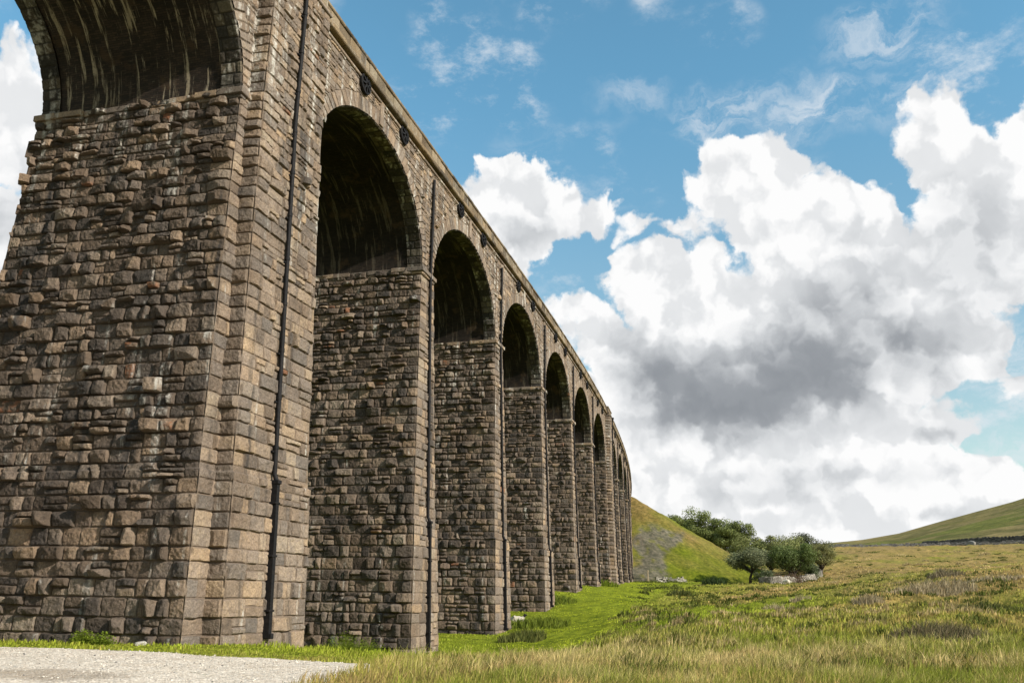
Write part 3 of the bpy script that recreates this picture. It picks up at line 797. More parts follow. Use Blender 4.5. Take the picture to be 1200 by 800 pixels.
# drainpipes with brackets, kicking out over the plinth
for i, (y, kx) in PIPES.items():
    king = kx > 0; x0 = PP if king else 0.
    def fx(z): return x0 + BX * max(ZS - z, 0) + (.10 if z < ZPL else 0)
    top = ZT - .1 if king else 26.0
    m = MB(); r = .085
    pts = [(fx(z) + .15, y, z) for z in (top, ZS, 12., ZPL + .25)] + [(fx(ZPL - .1) + .15, y, ZPL - .02)]
    m.tube(pts, r, 12)
    for z in np.arange(ZPL + 1.2, top, 1.83): m.tube([(fx(z) + .15, y, z - .06), (fx(z) + .15, y, z + .06)], r * 1.22, 12)
    m.box(fx(ZPL + 0) + .02 , fx(ZPL - .1) + .30, y - .12, y + .12, ZPL - .12, ZPL + .02, .015)
    zb = zbase[i] + .15; segn = 4
    zz = np.linspace(ZPL - .12, zb, segn)
    V = []
    for z in zz: V += [(fx(z) - .03, y - .10, z), (fx(z) + .24, y - .10, z), (fx(z) + .24, y + .10, z), (fx(z) - .03, y + .10, z)]
    Q = [(s * 4 + j, s * 4 + (j + 1) % 4, s * 4 + 4 + (j + 1) % 4, s * 4 + 4 + j) for s in range(segn - 1) for j in range(4)] + [(0, 3, 2, 1), ((segn-1)*4, (segn-1)*4+1, (segn-1)*4+2, (segn-1)*4+3)]
    m.add(V, Q)
    m.box(fx(zb) + .0, fx(zb) + .34, y - .09, y + .09, zb - .02, zb + .16, .02)
    for z in np.arange(zb + .9, top, 1.83): m.box(fx(z) - .02, fx(z) + (.26 if z < ZPL else .13), y - .17, y + .17, z - .035, z + .035, .008)
    pipe = m.build('drainpipe', M_IRON, VIA, bend=True)
    if king:
        h = MB(); h.box(x0 + .03, x0 + .38, y - .22, y + .22, top - .05, top + .16, .02); h.box(x0 + .05, x0 + .30, y - .15, y + .15, top - .28, top - .045, .03)
        h.build('hopper_head', M_IRON, pipe, bend=True)

# round iron tie plates
def tieplate(y, x0=0.):
    m = MB(); n = 36; r = .56; z = 26.02 + .38
    th = np.arange(n) * 2 * np.pi / n
    prof_ = [(.0, r), (.10, r), (.13, r - .02), (.13, r - .09), (.085, r - .11), (.085, .14), (.17, .12), (.17, 0.001)]
    V = np.concatenate([np.stack([np.full(n, x0 + .06 + a), y + b * np.cos(th), z + b * np.sin(th)], -1) for a, b in prof_])
    Q = [(s * n + j, s * n + (j + 1) % n, (s + 1) * n + (j + 1) % n, (s + 1) * n + j) for s in range(len(prof_) - 1) for j in range(n)]
    m.add(V, Q)
    for k in range(8):   # raised ribs like spokes
        a = k * np.pi / 4 + .2; c, s = np.cos(a), np.sin(a); w = .035
        L0, L1 = .1, r - .08
        P = []
        for xx in (.08, .19):
            for rr_, ww in ((L0, w * 1.6), (L1, w)):
                for sg in (-1, 1): P.append((x0 + .06 + xx * (1 if rr_ == L0 or xx < .1 else .75), y + rr_ * c - sg * ww * s, z + rr_ * s + sg * ww * c))
        m.add(P, [(4, 5, 7, 6), (0, 2, 6, 4), (1, 5, 7, 3), (2, 3, 7, 6), (0, 4, 5, 1)])
    m.tube([(x0 + .1, y, z), (x0 + .32, y, z)], .07, 6)
    m.build('tie_plate', M_IRON, VIA, bend=True)
for yc in arch_c[1:11]:
    for d in (-2.25, 3.05): tieplate(yc + d)
print('viaduct', time.time() - T0)
#SECTION2
# ------------------------------------------------------------------ grass
def grass_material():
    m, nt = new_mat('grass_blades'); N = NT(nt)
    at = N.n('ShaderNodeAttribute', attribute_name='col', attribute_type='GEOMETRY').outputs['Color']
    p = N.n('ShaderNodeBsdfPrincipled'); N.link(at, p.inputs['Base Color']); p.inputs['Roughness'].default_value = .75; p.inputs['Specular IOR Level'].default_value = .15
    tr = N.n('ShaderNodeBsdfTranslucent'); N.link(at, tr.inputs['Color'])
    mx = N.n('ShaderNodeMixShader'); mx.inputs[0].default_value = .3; N.link(p.outputs[0], mx.inputs[1]); N.link(tr.outputs[0], mx.inputs[2])
    o = N.n('ShaderNodeOutputMaterial'); N.link(mx.outputs[0], o.inputs[0]); return m
M_GRASS = grass_material()
def blades(name, label, x, y, z, hgt, wd, lean, col, parent=None, segs=2, loc=None):
    n = len(x); a = rng.random(n) * 6.283; ca, sa = np.cos(a), np.sin(a)
    la = rng.normal(.3, 1.5, n); lx, ly = np.cos(la) * lean, np.sin(la) * lean   # the wind leans them one way
    V = np.empty((n, 5, 3))
    for k, (t, ww) in enumerate(((0, 1), (0, -1), (.55, .75), (.55, -.75), (1, 0))):
        V[:, k, 0] = x + ca * wd * ww * .5 + lx * hgt * t * t
        V[:, k, 1] = y + sa * wd * ww * .5 + ly * hgt * t * t
        V[:, k, 2] = z + hgt * t * np.sqrt(np.maximum(1 - (lean * t) ** 2 * .5, .2)) - (.04 if t == 0 else 0)
    b = np.arange(n)[:, None] * 5
    Q = b + np.array([[0, 1, 3, 2]]); Tr = b + np.array([[2, 3, 4]])
    at = np.repeat(np.concatenate([col, np.ones((n, 1))], 1)[:, None], 5, 1)
    at[:, :2, :3] *= 1.0
    o = make_mesh(name, V.reshape(-1, 3), Q, Tr, [M_GRASS], {'col': at.reshape(-1, 4)}, parent=parent, smooth=False, loc=loc)
    if label: tag(o, label, 'grass', kind='stuff')
    return o
def scatter(n, az0, az1, r0, r1, p=1.0):
    az = rng.uniform(az0, az1, n); u = rng.random(n)
    r = np.exp(np.log(r0) + (np.log(r1) - np.log(r0)) * u ** p)
    return CAMX + r * np.sin(np.radians(az)), r * np.cos(np.radians(az)), az, r
def free(x, y, r):
    k = (track_mask(x, y) < .35)
    for c, w, zb in zip(cen, wid, zbase):
        Vx = x - 0; hh = w / 2 + BY * (ZS - zb) + .05
        bend = np.where(y > 60, KB * np.maximum(y - 60, 0) ** 2 / 2, 0)
        k &= ~((np.abs(y - c) < hh) & (x + bend < BX * (ZS - zb) + .12 + (.7 if w > 3 else 0)) & (x + bend > -WID - 1))
    return k
# short and mid-height grass everywhere in view
def make_grass():
    n = 300000
    x, y, az, r = scatter(n, -45, 19, 9.0, 240, .80)
    k = free(x, y, r) & ~((az < -21) & (r > 60)); x, y, az, r = x[k], y[k], az[k], r[k]
    d = dryness(x, y)
    z = ground_h(x, y)
    cl = fbm(x * .8, y * .8, 51., 3)
    path = path_strip(x, y)      # mown strip beside the piers
    h = (.07 + .15 * sstep(.40, .65, cl) + .16 * d) * rng.uniform(.6, 1.3, len(x)) * (1 - .8 * path)
    edge = (x < 8) & (y < 27); h = np.where(edge, h * .45, h)
    h = h * (1 - .45 * sstep(35, 60, r))
    w = np.clip(r * .0011, .010, .16) * rng.uniform(.6, 1.4, len(x))
    c = grass_rgb(np.clip(d + rng.normal(0, .18, len(x)), 0, 1), x, y)
    lushy = (path * .9)[:, None]; c = c * (1 - lushy) + np.array([.34, .37, .022]) * lushy
    c = c * rng.uniform(.75, 1.5, (len(x), 1)) * (.85 + .6 * cl[:, None])
    blades('grass', 'rough green and straw coloured pasture grass covering the ground', x, y, z, h, w, rng.uniform(.1, .75, len(x)), c)
    # tall bleached seed heads in the foreground and in bands on the moor
    n = 130000
    x, y, az, r = scatter(n, -22, 19, 14.5, 33, 1.0)
    k = free(x, y, r); x, y, az, r = x[k], y[k], az[k], r[k]
    pr = sstep(.35, .62, fbm(x * .35, y * .35, 52., 4)) * sstep(36, 22, r) * sstep(-20, -13, az + (24 - r) * .3) + .12
    pr = pr * (.25 + .9 * sstep(.32, .6, fbm(x * 1.3, y * 1.3, 55., 3)))
    k = rng.random(len(x)) < pr; x, y, az, r = x[k], y[k], az[k], r[k]
    z = ground_h(x, y); t = rng.random(len(x))
    tu = sstep(.35, .66, fbm(x * 1.3, y * 1.3, 55., 3))
    h = rng.uniform(.15, .42, len(x)) * (.5 + .85 * tu); w = np.clip(r * .0009, .007, .03)
    gr = np.array([.25, .275, .035]); st = np.array([.62, .48, .21])
    mixv = np.clip(t - .20 + (fbm(x * .5, y * .5, 53., 3) - .5) * 2.6 + (fbm(x * .16, y * .16, 54., 3) - .5) * 2.0, 0, 1)[:, None]
    c = (gr * (1 - mixv) + st * mixv) * rng.uniform(.7, 1.25, (len(x), 1))
    blades('tall_dry_grass', 'tall bleached grass stems leaning in the wind across the foreground', x, y, z, h, w, rng.uniform(.1, 1.0, len(x)) ** 1.3, c)
make_grass()
def make_tufts():
    nc = 2000
    x0, y0, az, rr_ = scatter(nc, -19, 19, 14.5, 330, .9)
    cb_ = rr_ * .0; ok = free(x0, y0, rr_) & (path_strip(x0, y0) < .2) & ~((az < -9.5) & (rr_ > 45)); x0, y0, rr_ = x0[ok], y0[ok], rr_[ok]
    kind = fbm(x0 * .06, y0 * .06, 61., 3) + rng.normal(0, .10, len(x0)) - .13 * sstep(3, -1, azd(x0, y0)[0]) * sstep(28, 38, rr_)
    nb_ = 55; rad = rng.uniform(.2, .75, len(x0)) * np.clip(rr_ / 70, .8, 2.)
    a = rng.random((len(x0), nb_)) * 6.283; q = rad[:, None] * np.sqrt(rng.random((len(x0), nb_)))
    x = (x0[:, None] + q * np.cos(a) * 1.5).ravel(); y = (y0[:, None] + q * np.sin(a)).ravel()
    R_ = np.repeat(rr_, nb_); K = np.repeat(kind, nb_)
    z = ground_h(x, y); h = np.repeat(rng.uniform(.22, .5, len(x0)), nb_) * rng.uniform(.5, 1.2, len(x)) * (1 - .5 * (q / rad[:, None]).ravel() ** 2)
    c = np.where((K < .47)[:, None], [.105, .12, .022], np.where((K < .57)[:, None], [.21, .19, .05], [.44, .335, .16]))
    c = c * rng.uniform(.6, 1.35, (len(x), 1)) * np.repeat(rng.uniform(.8, 1.2, len(x0)), nb_)[:, None]
    blades('moor_tufts', 'many small dark green and fawn tufts dotted through the pasture', x, y, z, h, np.clip(R_ * .0012, .012, .3), rng.uniform(.1, .7, len(x)), c)
make_tufts()
# tussocks and rush clumps: each countable bigger one is its own plant
def clump(name, label, cat, group, az, r, rad, h, n, c0, c1, lean=.45):
    x = CAMX + r * math.sin(R(az)); y = r * math.cos(R(az)); z = float(ground_h(np.array([x]), np.array([y]))[0])
    a = rng.random(n) * 6.283; q = rad * np.sqrt(rng.random(n)); px = q * np.cos(a); py = q * np.sin(a)
    pz = ground_h(px + x, py + y) - z
    t = rng.random((n, 1)); c = (np.array(c0) * (1 - t) + np.array(c1) * t) * rng.uniform(.6, 1.35, (n, 1))
    hh = h * rng.uniform(.5, 1.15, n) * (1 - .5 * (q / rad) ** 2)
    o = blades(name, None, px, py, pz, hh, np.full(n, max(.012, r * .0010)), rng.uniform(.1, lean * 1.8, n), c, loc=(x, y, z))
    return tag(o, label, cat, group)
STR0, STR1 = (.30, .235, .13), (.46, .37, .23)
RU0, RU1 = (.07, .09, .02), (.18, .175, .045)
G1 = 'pale straw tussocks on the moor'
clump('dry_tussock', 'small fawn tussock alone in green grass, leftmost of the fawn tussocks', 'tussock', G1, 1.0, 62, .9, .7, 260, STR0, STR1)
clump('dry_tussock', 'round pinkish straw tussock standing above its neighbours below the curved wall', 'tussock', G1, 2.7, 78, 1.3, .9, 420, STR0, STR1)
clump('dry_tussock', 'upright straw tussock between the round pinkish one and the large pale stand', 'tussock', G1, 6.2, 70, 1.1, .9, 380, STR0, STR1)
clump('dry_tussock', 'large spreading stand of pale straw grass, widest on the moor', 'tussock', G1, 9.3, 78, 3.6, 1.2, 1600, STR0, STR1)
clump('dry_tussock', 'dark tipped tall tussock on the crest behind the large pale stand', 'tussock', G1, 10.4, 112, 2.0, 1.3, 500, (.16, .13, .08), STR0)
clump('dry_tussock', 'broad fawn tussock on the right edge of the moor', 'tussock', G1, 12.6, 88, 3.2, .8, 900, STR0, STR1)
G2 = 'dark green rush clumps in the pasture'
clump('rush_clump', 'darkest rush bush in front of the third stone pier, beside the bright turf strip', 'rush clump', G2, -14.2, 57, 1.5, .75, 900, RU0, RU1, .3)
clump('rush_clump', 'dark rush clump crowning the knoll in mid pasture, in front of the fence post', 'rush clump', G2, -4.6, 104, 1.5, .9, 420, (.03, .05, .015), RU1, .3)
clump('rush_clump', 'tall dark bush like clump below the tree shadow', 'rush clump', G2, -2.5, 150, 2.0, 1.7, 420, (.02, .035, .012), (.07, .10, .03), .3)
clump('rush_clump', 'low dark rush clump left of the sheep by the curved wall', 'rush clump', G2, .1, 120, 1.3, .7, 300, (.04, .05, .02), RU1, .3)
clump('rush_clump', 'big brown and green rush clump in the right foreground grass', 'rush clump', G2, 9.6, 34, 1.6, .75, 1400, (.07, .075, .03), (.27, .20, .11), .45)
clump('rush_clump', 'dark peaty clump hollow on the far right of the pasture', 'rush clump', G2, 12.7, 55, 2.2, .55, 900, (.03, .04, .015), RU1, .3)
clump('rush_clump', 'long green rush patch between the sheep and the bright turf strip', 'rush clump', G2, -13.2, 68, 2.4, .7, 900, (.09, .12, .015), (.19, .22, .025), .3)
clump('rush_clump', 'green rush patch between the third and fourth piers', 'rush clump', G2, -12.2, 84, 2.0, .7, 700, (.09, .12, .015), (.19, .22, .025), .3)
clump('rush_clump', 'bright green nettle patch at the foot of the distant wide pier', 'rush clump', G2, -9.3, 116, 2.2, .9, 500, (.11, .15, .015), (.20, .24, .02), .3)

# leafy weeds at the foot of the first piers
def weed(label, x, y, s, n):
    z = float(ground_h(np.array([x]), np.array([y]))[0])
    k = 60 * n; a = rng.random(k) * 6.283; rr = s * rng.random(k) ** .6; hz = s * .9 * rng.random(k) * (1 - (rr / s) ** 2 * .6)
    P = np.stack([rr * np.cos(a), rr * np.sin(a) * .6, hz + .02], -1)
    L = rng.uniform(.035, .08, k); th = rng.random((k, 3)) * 2 - 1; th[:, 2] *= .5; th /= np.linalg.norm(th, axis=1)[:, None]
    b = np.cross(th, rng.normal(0, 1, (k, 3))); b /= np.linalg.norm(b, axis=1)[:, None]
    V = np.stack([P, P + th * L[:, None] * .5 + b * L[:, None] * .3, P + th * L[:, None], P + th * L[:, None] * .5 - b * L[:, None] * .3], 1).reshape(-1, 3)
    Q = np.arange(k)[:, None] * 4 + np.arange(4)[None]
    c = np.array([.16, .21, .02]) * rng.uniform(.5, 1.4, (k, 1)); at = np.repeat(np.concatenate([c, np.ones((k, 1))], 1), 4, 0)
    rt_ = rng.normal(0, .03, (k, 3)) * [1, 1, 0]; side = rng.normal(0, .006, (k, 3))
    SV = np.stack([rt_ - side, rt_ + side, P], 1).reshape(-1, 3); ST = np.arange(k)[:, None] * 3 + np.arange(3)[None] + len(V); V = np.concatenate([V, SV]); at = np.concatenate([at, np.repeat(at[::4], 3, 0)])
    o = make_mesh('weed', V, Q, ST, [M_GRASS], {'col': at}, loc=(x, y, z)); return tag(o, label, 'weed', 'leafy weeds at the foot of the piers')
weed('bushy leafy weed against the widest pier, left of the white boulder', -2.5, 24.6, .48, 12)
weed('smaller sprawling weed between the bushy one and the white boulder', -1.6, 24.4, .42, 9)

weed('tall leafy weed at the foot of the second pier, close to the widest pier', -2.0, 42.5, 1.25, 16)
weed('smaller leafy weed at the foot of the second pier, right of the tall weed', -.7, 42.4, .95, 12)

# ------------------------------------------------------------------ boulders, dry-stone walls, post
def rock(name, label, cat, x, y, z, s, seed, col, group=None):
    import bmesh
    bm = bmesh.new(); bmesh.ops.create_icosphere(bm, subdivisions=4, radius=1)
    g = np.random.default_rng(seed); P = g.normal(0, 1, (9, 3)); P /= np.linalg.norm(P, axis=1)[:, None]; dd = g.uniform(.55, .95, 9)
    for v in bm.verts:
        c = np.array(v.co); f = 1.0
        for p, d in zip(P, dd):
            k = c @ p
            if k > 1e-3: f = min(f, d / k)
        c = c * f; n = float(fbm(np.array([c[0] * 3 + 9]), np.array([c[1] * 3 + c[2] * 5]), seed, 3)[0]) - .5
        v.co = (c * (1 + .16 * n)) * np.array(s)
    me = bpy.data.meshes.new(name); bm.to_mesh(me); bm.free(); me.materials.append(col)
    o = bpy.data.objects.new(name, me); COL.objects.link(o); o.location = (x, y, z); o.rotation_euler = (0, 0, g.random() * 6)
    return tag(o, label, cat, group)
def plain_stone(name, a, b, sc_=3.):
    m, nt = new_mat(name); N = NT(nt); tc = N.n('ShaderNodeTexCoord').outputs['Object']
    n = N.noise(tc, sc_, 5, .7); v = N.noise(tc, sc_ * 6, 4, .7)
    c = N.mix(N.sst(n, .35, .65), (*a, 1), (*b, 1)); N.out(c, .95, N.bump(N.math('ADD', n, v), .8, .05), .1); return m
M_PALE = plain_stone('pale_limestone', (.33, .30, .26), (.50, .47, .42)); M_GREY = plain_stone('grey_stone', (.14, .13, .12), (.26, .24, .21))
rock('boulder', 'small white boulder in the grass at the foot of the widest pier', 'boulder', -.35, 24.55, .08, (.28, .17, .12), 3, M_PALE)
def gz(x, y): return float(ground_h(np.array([x]), np.array([y]))[0])
def pos(az, r): return CAMX + r * math.sin(R(az)), r * math.cos(R(az))
def drywall(name, label, pts, H, T, seed, c0, c1, sz=(.22, .45), group=None, gap=0.0):
    """stacked loose stones along a line, one mesh"""
    g = np.random.default_rng(seed)
    P = np.array([pos(a, r) for a, r in pts]); 
    # smooth resample
    t = np.linspace(0, 1, len(P)); tt = np.linspace(0, 1, 400); X = np.interp(tt, t, P[:, 0]); Y = np.interp(tt, t, P[:, 1])
    ker = np.ones(31) / 31; X[15:-15] = np.convolve(X, ker, 'valid'); Y[15:-15] = np.convolve(Y, ker, 'valid')
    s = np.concatenate([[0], np.cumsum(np.hypot(np.diff(X), np.diff(Y)))]); Ltot = s[-1]
    x0, y0 = X[0], Y[0]; z0 = gz(x0, y0)
    m = MB(); A = []
    z = 0.0; layer = 0
    ss = np.arange(0, Ltot, .5); zz = ground_h(np.interp(ss, s, X), np.interp(ss, s, Y)); 
    while z < H:
        hgt = g.uniform(sz[0] * .7, sz[0]); top = z + hgt >= H
        d = 0.0
        while d < Ltot - .2:
            w = g.uniform(sz[1] * .6, sz[1] * 1.3); 
            if top: w *= .7
            dm = min(d + w / 2, Ltot); cx = np.interp(dm, s, X); cy = np.interp(dm, s, Y)
            ex = np.interp(min(dm + .3, Ltot), s, X) - np.interp(max(dm - .3, 0), s, X); ey = np.interp(min(dm + .3, Ltot), s, Y) - np.interp(max(dm - .3, 0), s, Y)
            L = math.hypot(ex, ey) + 1e-9; ex /= L; ey /= L
            tk = T * (1 - .35 * z / H) * .5 * g.uniform(.85, 1.12); zb = np.interp(dm, ss, zz) + z - .1 - (g.random() < gap) * .3
            hh = hgt * (g.uniform(.95, 1.25) if not top else g.uniform(.8, 1.7))
            c = []
            for sx, sy, sz_ in ((-1,-1,0),(1,-1,0),(1,1,0),(-1,1,0),(-1,-1,1),(1,-1,1),(1,1,1),(-1,1,1)):
                u = sx * w * .5 * g.uniform(.8, 1.02); v = sy * tk * g.uniform(.8, 1.05); q = hh * sz_ * g.uniform(.9, 1.08)
                c.append((cx + ex * u - ey * v - x0, cy + ey * u + ex * v - y0, zb + q - z0))
            m.add(c, [(0,3,2,1),(4,5,6,7),(0,1,5,4),(1,2,6,5),(2,3,7,6),(3,0,4,7)])
            t_ = g.random(); A.append(np.tile([*(np.array(c0) * (1 - t_) + np.array(c1) * t_) * g.uniform(.75, 1.2), 1], (8, 1)))
            d += w
        z += hgt; layer += 1
    mt = bpy.data.materials.get('loose_stone_walling')
    if mt is None:
        mt, nt = new_mat('loose_stone_walling'); N = NT(nt)
        a = N.n('ShaderNodeAttribute', attribute_name='col').outputs['Color']; n = N.noise(N.n('ShaderNodeTexCoord').outputs['Object'], 5, 4, .7)
        N.out(N.mix(N.sst(n, .3, .7), N.mix(1, a, (.6, .6, .6, 1), 'MULTIPLY'), a), .95, N.bump(n, .6, .05), .1)
    o = m.build(name, mt, attrs={'col': np.concatenate(A)}, loc=(x0, y0, z0))
    return tag(o, label, 'wall', group)
drywall('dry_stone_wall', 'pale dry stone wall curving round the tree clump', [(.2, 172), (.8, 170), (1.5, 171), (2.2, 175), (2.9, 182), (3.45, 190), (3.75, 200), (3.7, 214), (3.0, 226)], 1.1, .7, 5, (.24, .21, .175), (.42, .375, .315), sz=(.17, .34))
drywall('dry_stone_wall', 'long low grey dry stone wall along the far edge of the moor', [(2.8, 372), (6, 374), (9, 376), (11, 378), (14, 379), (18, 380)], .95, .8, 6, (.13, .12, .115), (.30, .28, .27), sz=(.35, .7), gap=.1)
# the boundary wall crossing the hillside
def hillwall(label, pts, H, T, seed):
    global ground_h
    g0 = globals()['ground_h']; globals()['ground_h'] = lambda x, y: hill_h(np.asarray(x), np.asarray(y))
    o = drywall('dry_stone_wall', label, pts, H, T, seed, (.07, .065, .06), (.15, .14, .12), sz=(.9, 1.6)); globals()['ground_h'] = g0; return o
hillwall('dark boundary wall crossing the slope of the distant hill', [(9.4, 700), (10.2, 640), (12, 620), (14, 600), (17, 590)], 2.4, 1.2, 8)
def farrock(label, az, r, s, seed):
    x, y = pos(az, r); rock('boulder', label, 'boulder', x, y, gz(x, y) + s[2] * .3, s, seed, M_GREY)
farrock('large dark boulder heap rising above the far moor wall', 11.9, 374, (3.0, 1.6, 1.5), 17)
# broken wall and post by the foot of the embankment
drywall('ruined_wall', 'short tumbled remains of a stone wall beside the wooden post', [(-6.0, 185), (-5.4, 186), (-4.7, 186), (-4.2, 187)], .85, .9, 9, (.30, .27, .22), (.48, .44, .38), gap=.5)
px_, py_ = pos(-6.45, 185)
m = MB(); g = 0.13
m.box(-g, g, -g, g, -.4, 2.3, .02)
M_WOOD = plain_stone('weathered_wood', (.30, .23, .15), (.46, .36, .25), 6.)
post = m.build('fence_post', M_WOOD, loc=(px_, py_, gz(px_, py_))); tag(post, 'single weathered wooden post near the foot of the embankment', 'post')

# ------------------------------------------------------------------ sheep
def sheep_mat():
    m, nt = new_mat('sheep_fleece'); N = NT(nt)
    at = N.n('ShaderNodeAttribute', attribute_name='col').outputs['Color']; n = N.noise(N.n('ShaderNodeTexCoord').outputs['Object'], 22, 4, .7)
    N.out(at, .95, N.bump(n, .8, .03), .05); return m
M_SHEEP = sheep_mat()
def sheep(label, x, y, rz, lying=False, graze=False, scale=1.0, tone=(.56, .50, .40), face=(.02, .018, .018)):
    """one continuous body from rings along spine, with legs, neck, head and ears grown from it"""
    import bmesh
    J = []; E = []; Rd = []
    def j(p, r, par=None):
        J.append(p); Rd.append(r)
        if par is not None: E.append((par, len(J) - 1))
        return len(J) - 1
    hz = .52 if not lying else .24
    b = j((0, 0, hz), (.23, .24)); b1 = j((-.22, 0, hz + .01), (.24, .25), b); b2 = j((-.42, 0, hz), (.20, .21), b1); b3 = j((-.52, 0, hz - .02), (.10, .10), b2); j((-.58, 0, hz - .14), (.04, .05), b3)
    c1 = j((.22, 0, hz + .01), (.21, .23), b); c2 = j((.38, 0, hz + .03), (.15, .17), c1)
    if graze: nk = j((.52, 0, hz - .12), (.095, .10), c2); hd = j((.62, 0, hz - .32), (.075, .085), nk); mz = j((.70, 0, hz - .45), (.042, .05), hd)
    else: nk = j((.48, 0, hz + .20), (.09, .10), c2); hd = j((.55, 0, hz + .34), (.075, .085), nk); mz = j((.70, 0, hz + .29), (.042, .05), hd)
    for s in (-1, 1):
        e = j((J[hd][0] - .03, s * .07, J[hd][2] + .03), (.022, .022), hd); j((J[hd][0] - .06, s * .15, J[hd][2] + .05), (.012, .018), e)
    for sx, top in ((.30, c1), (-.38, b2)):
        for s in (-1, 1):
            if lying: k = j((sx + .05, s * .17, .12), (.07, .07), top); j((sx + .2, s * .16, .06), (.035, .035), k)
            else:
                u = j((sx, s * .12, hz - .20), (.075, .075), top); kn = j((sx + (.02 if sx > 0 else -.05), s * .12, .24), (.035, .038), u); ft = j((sx + .01, s * .12, .03), (.026, .028), kn)
    me = bpy.data.meshes.new('sheep'); me.from_pydata(J, E, [])
    o = bpy.data.objects.new('sheep', me); COL.objects.link(o)
    sk = o.modifiers.new('skin', 'SKIN'); 
    if not me.skin_vertices: me.skin_vertices.new()
    for i, r in enumerate(Rd): me.skin_vertices[0].data[i].radius = r; 
    me.skin_vertices[0].data[0].use_root = True
    ss_ = o.modifiers.new('sub', 'SUBSURF'); ss_.levels = 2; ss_.render_levels = 2
    dg = bpy.context.evaluated_depsgraph_get(); me2 = bpy.data.meshes.new_from_object(o.evaluated_get(dg))
    o.modifiers.clear(); o.data = me2; me2.name = 'sheep'
    co = np.empty(len(me2.vertices) * 3, np.float32); me2.vertices.foreach_get('co', co); co = co.reshape(-1, 3)
    # woolly lumps on the fleece
    body = (co[:, 0] < J[nk][0] - .02) & (co[:, 2] > .15)
    d = (fbm(co[:, 0] * 9 + 5, co[:, 1] * 9 + co[:, 2] * 11, 3., 3) - .5) * .07 * body
    co = co + np.sign(co - np.array([0, 0, hz])) * d[:, None]
    me2.vertices.foreach_set('co', co.ravel())
    hdx = np.array(J[hd]); dist = np.linalg.norm(co - hdx, axis=1)
    isf = (dist < .2) | ((co[:, 2] < .26) & (not lying))
    c = np.where(isf[:, None], np.array(face), np.array(tone))
    at = me2.attributes.new('col', 'FLOAT_COLOR', 'POINT'); at.data.foreach_set('color', np.concatenate([c, np.ones((len(co), 1))], 1).astype(np.float32).ravel())
    me2.materials.clear(); me2.materials.append(M_SHEEP)
    me2.polygons.foreach_set('use_smooth', np.ones(len(me2.polygons), bool))
    o.location = (x, y, gz(x, y)); o.rotation_euler = (0, 0, rz); o.scale = (scale,) * 3
    return tag(o, label, 'sheep', 'sheep on the pasture')
x, y = pos(-14.5, 70.5); sheep('cream sheep with a black face lying by the foot of the third pier', x, y, .1, lying=True, scale=1.05)
x, y = pos(1.75, 160); sheep('small pale sheep grazing in front of the curved dry stone wall', x, y, 2.9, graze=True, scale=1.1, face=(.4, .36, .3))
x, y = pos(-8.0, 165); sheep('tan sheep standing by the foot of the farthest piers', x, y, 1.2, graze=True, scale=1.2, tone=(.40, .29, .19), face=(.3, .22, .15))

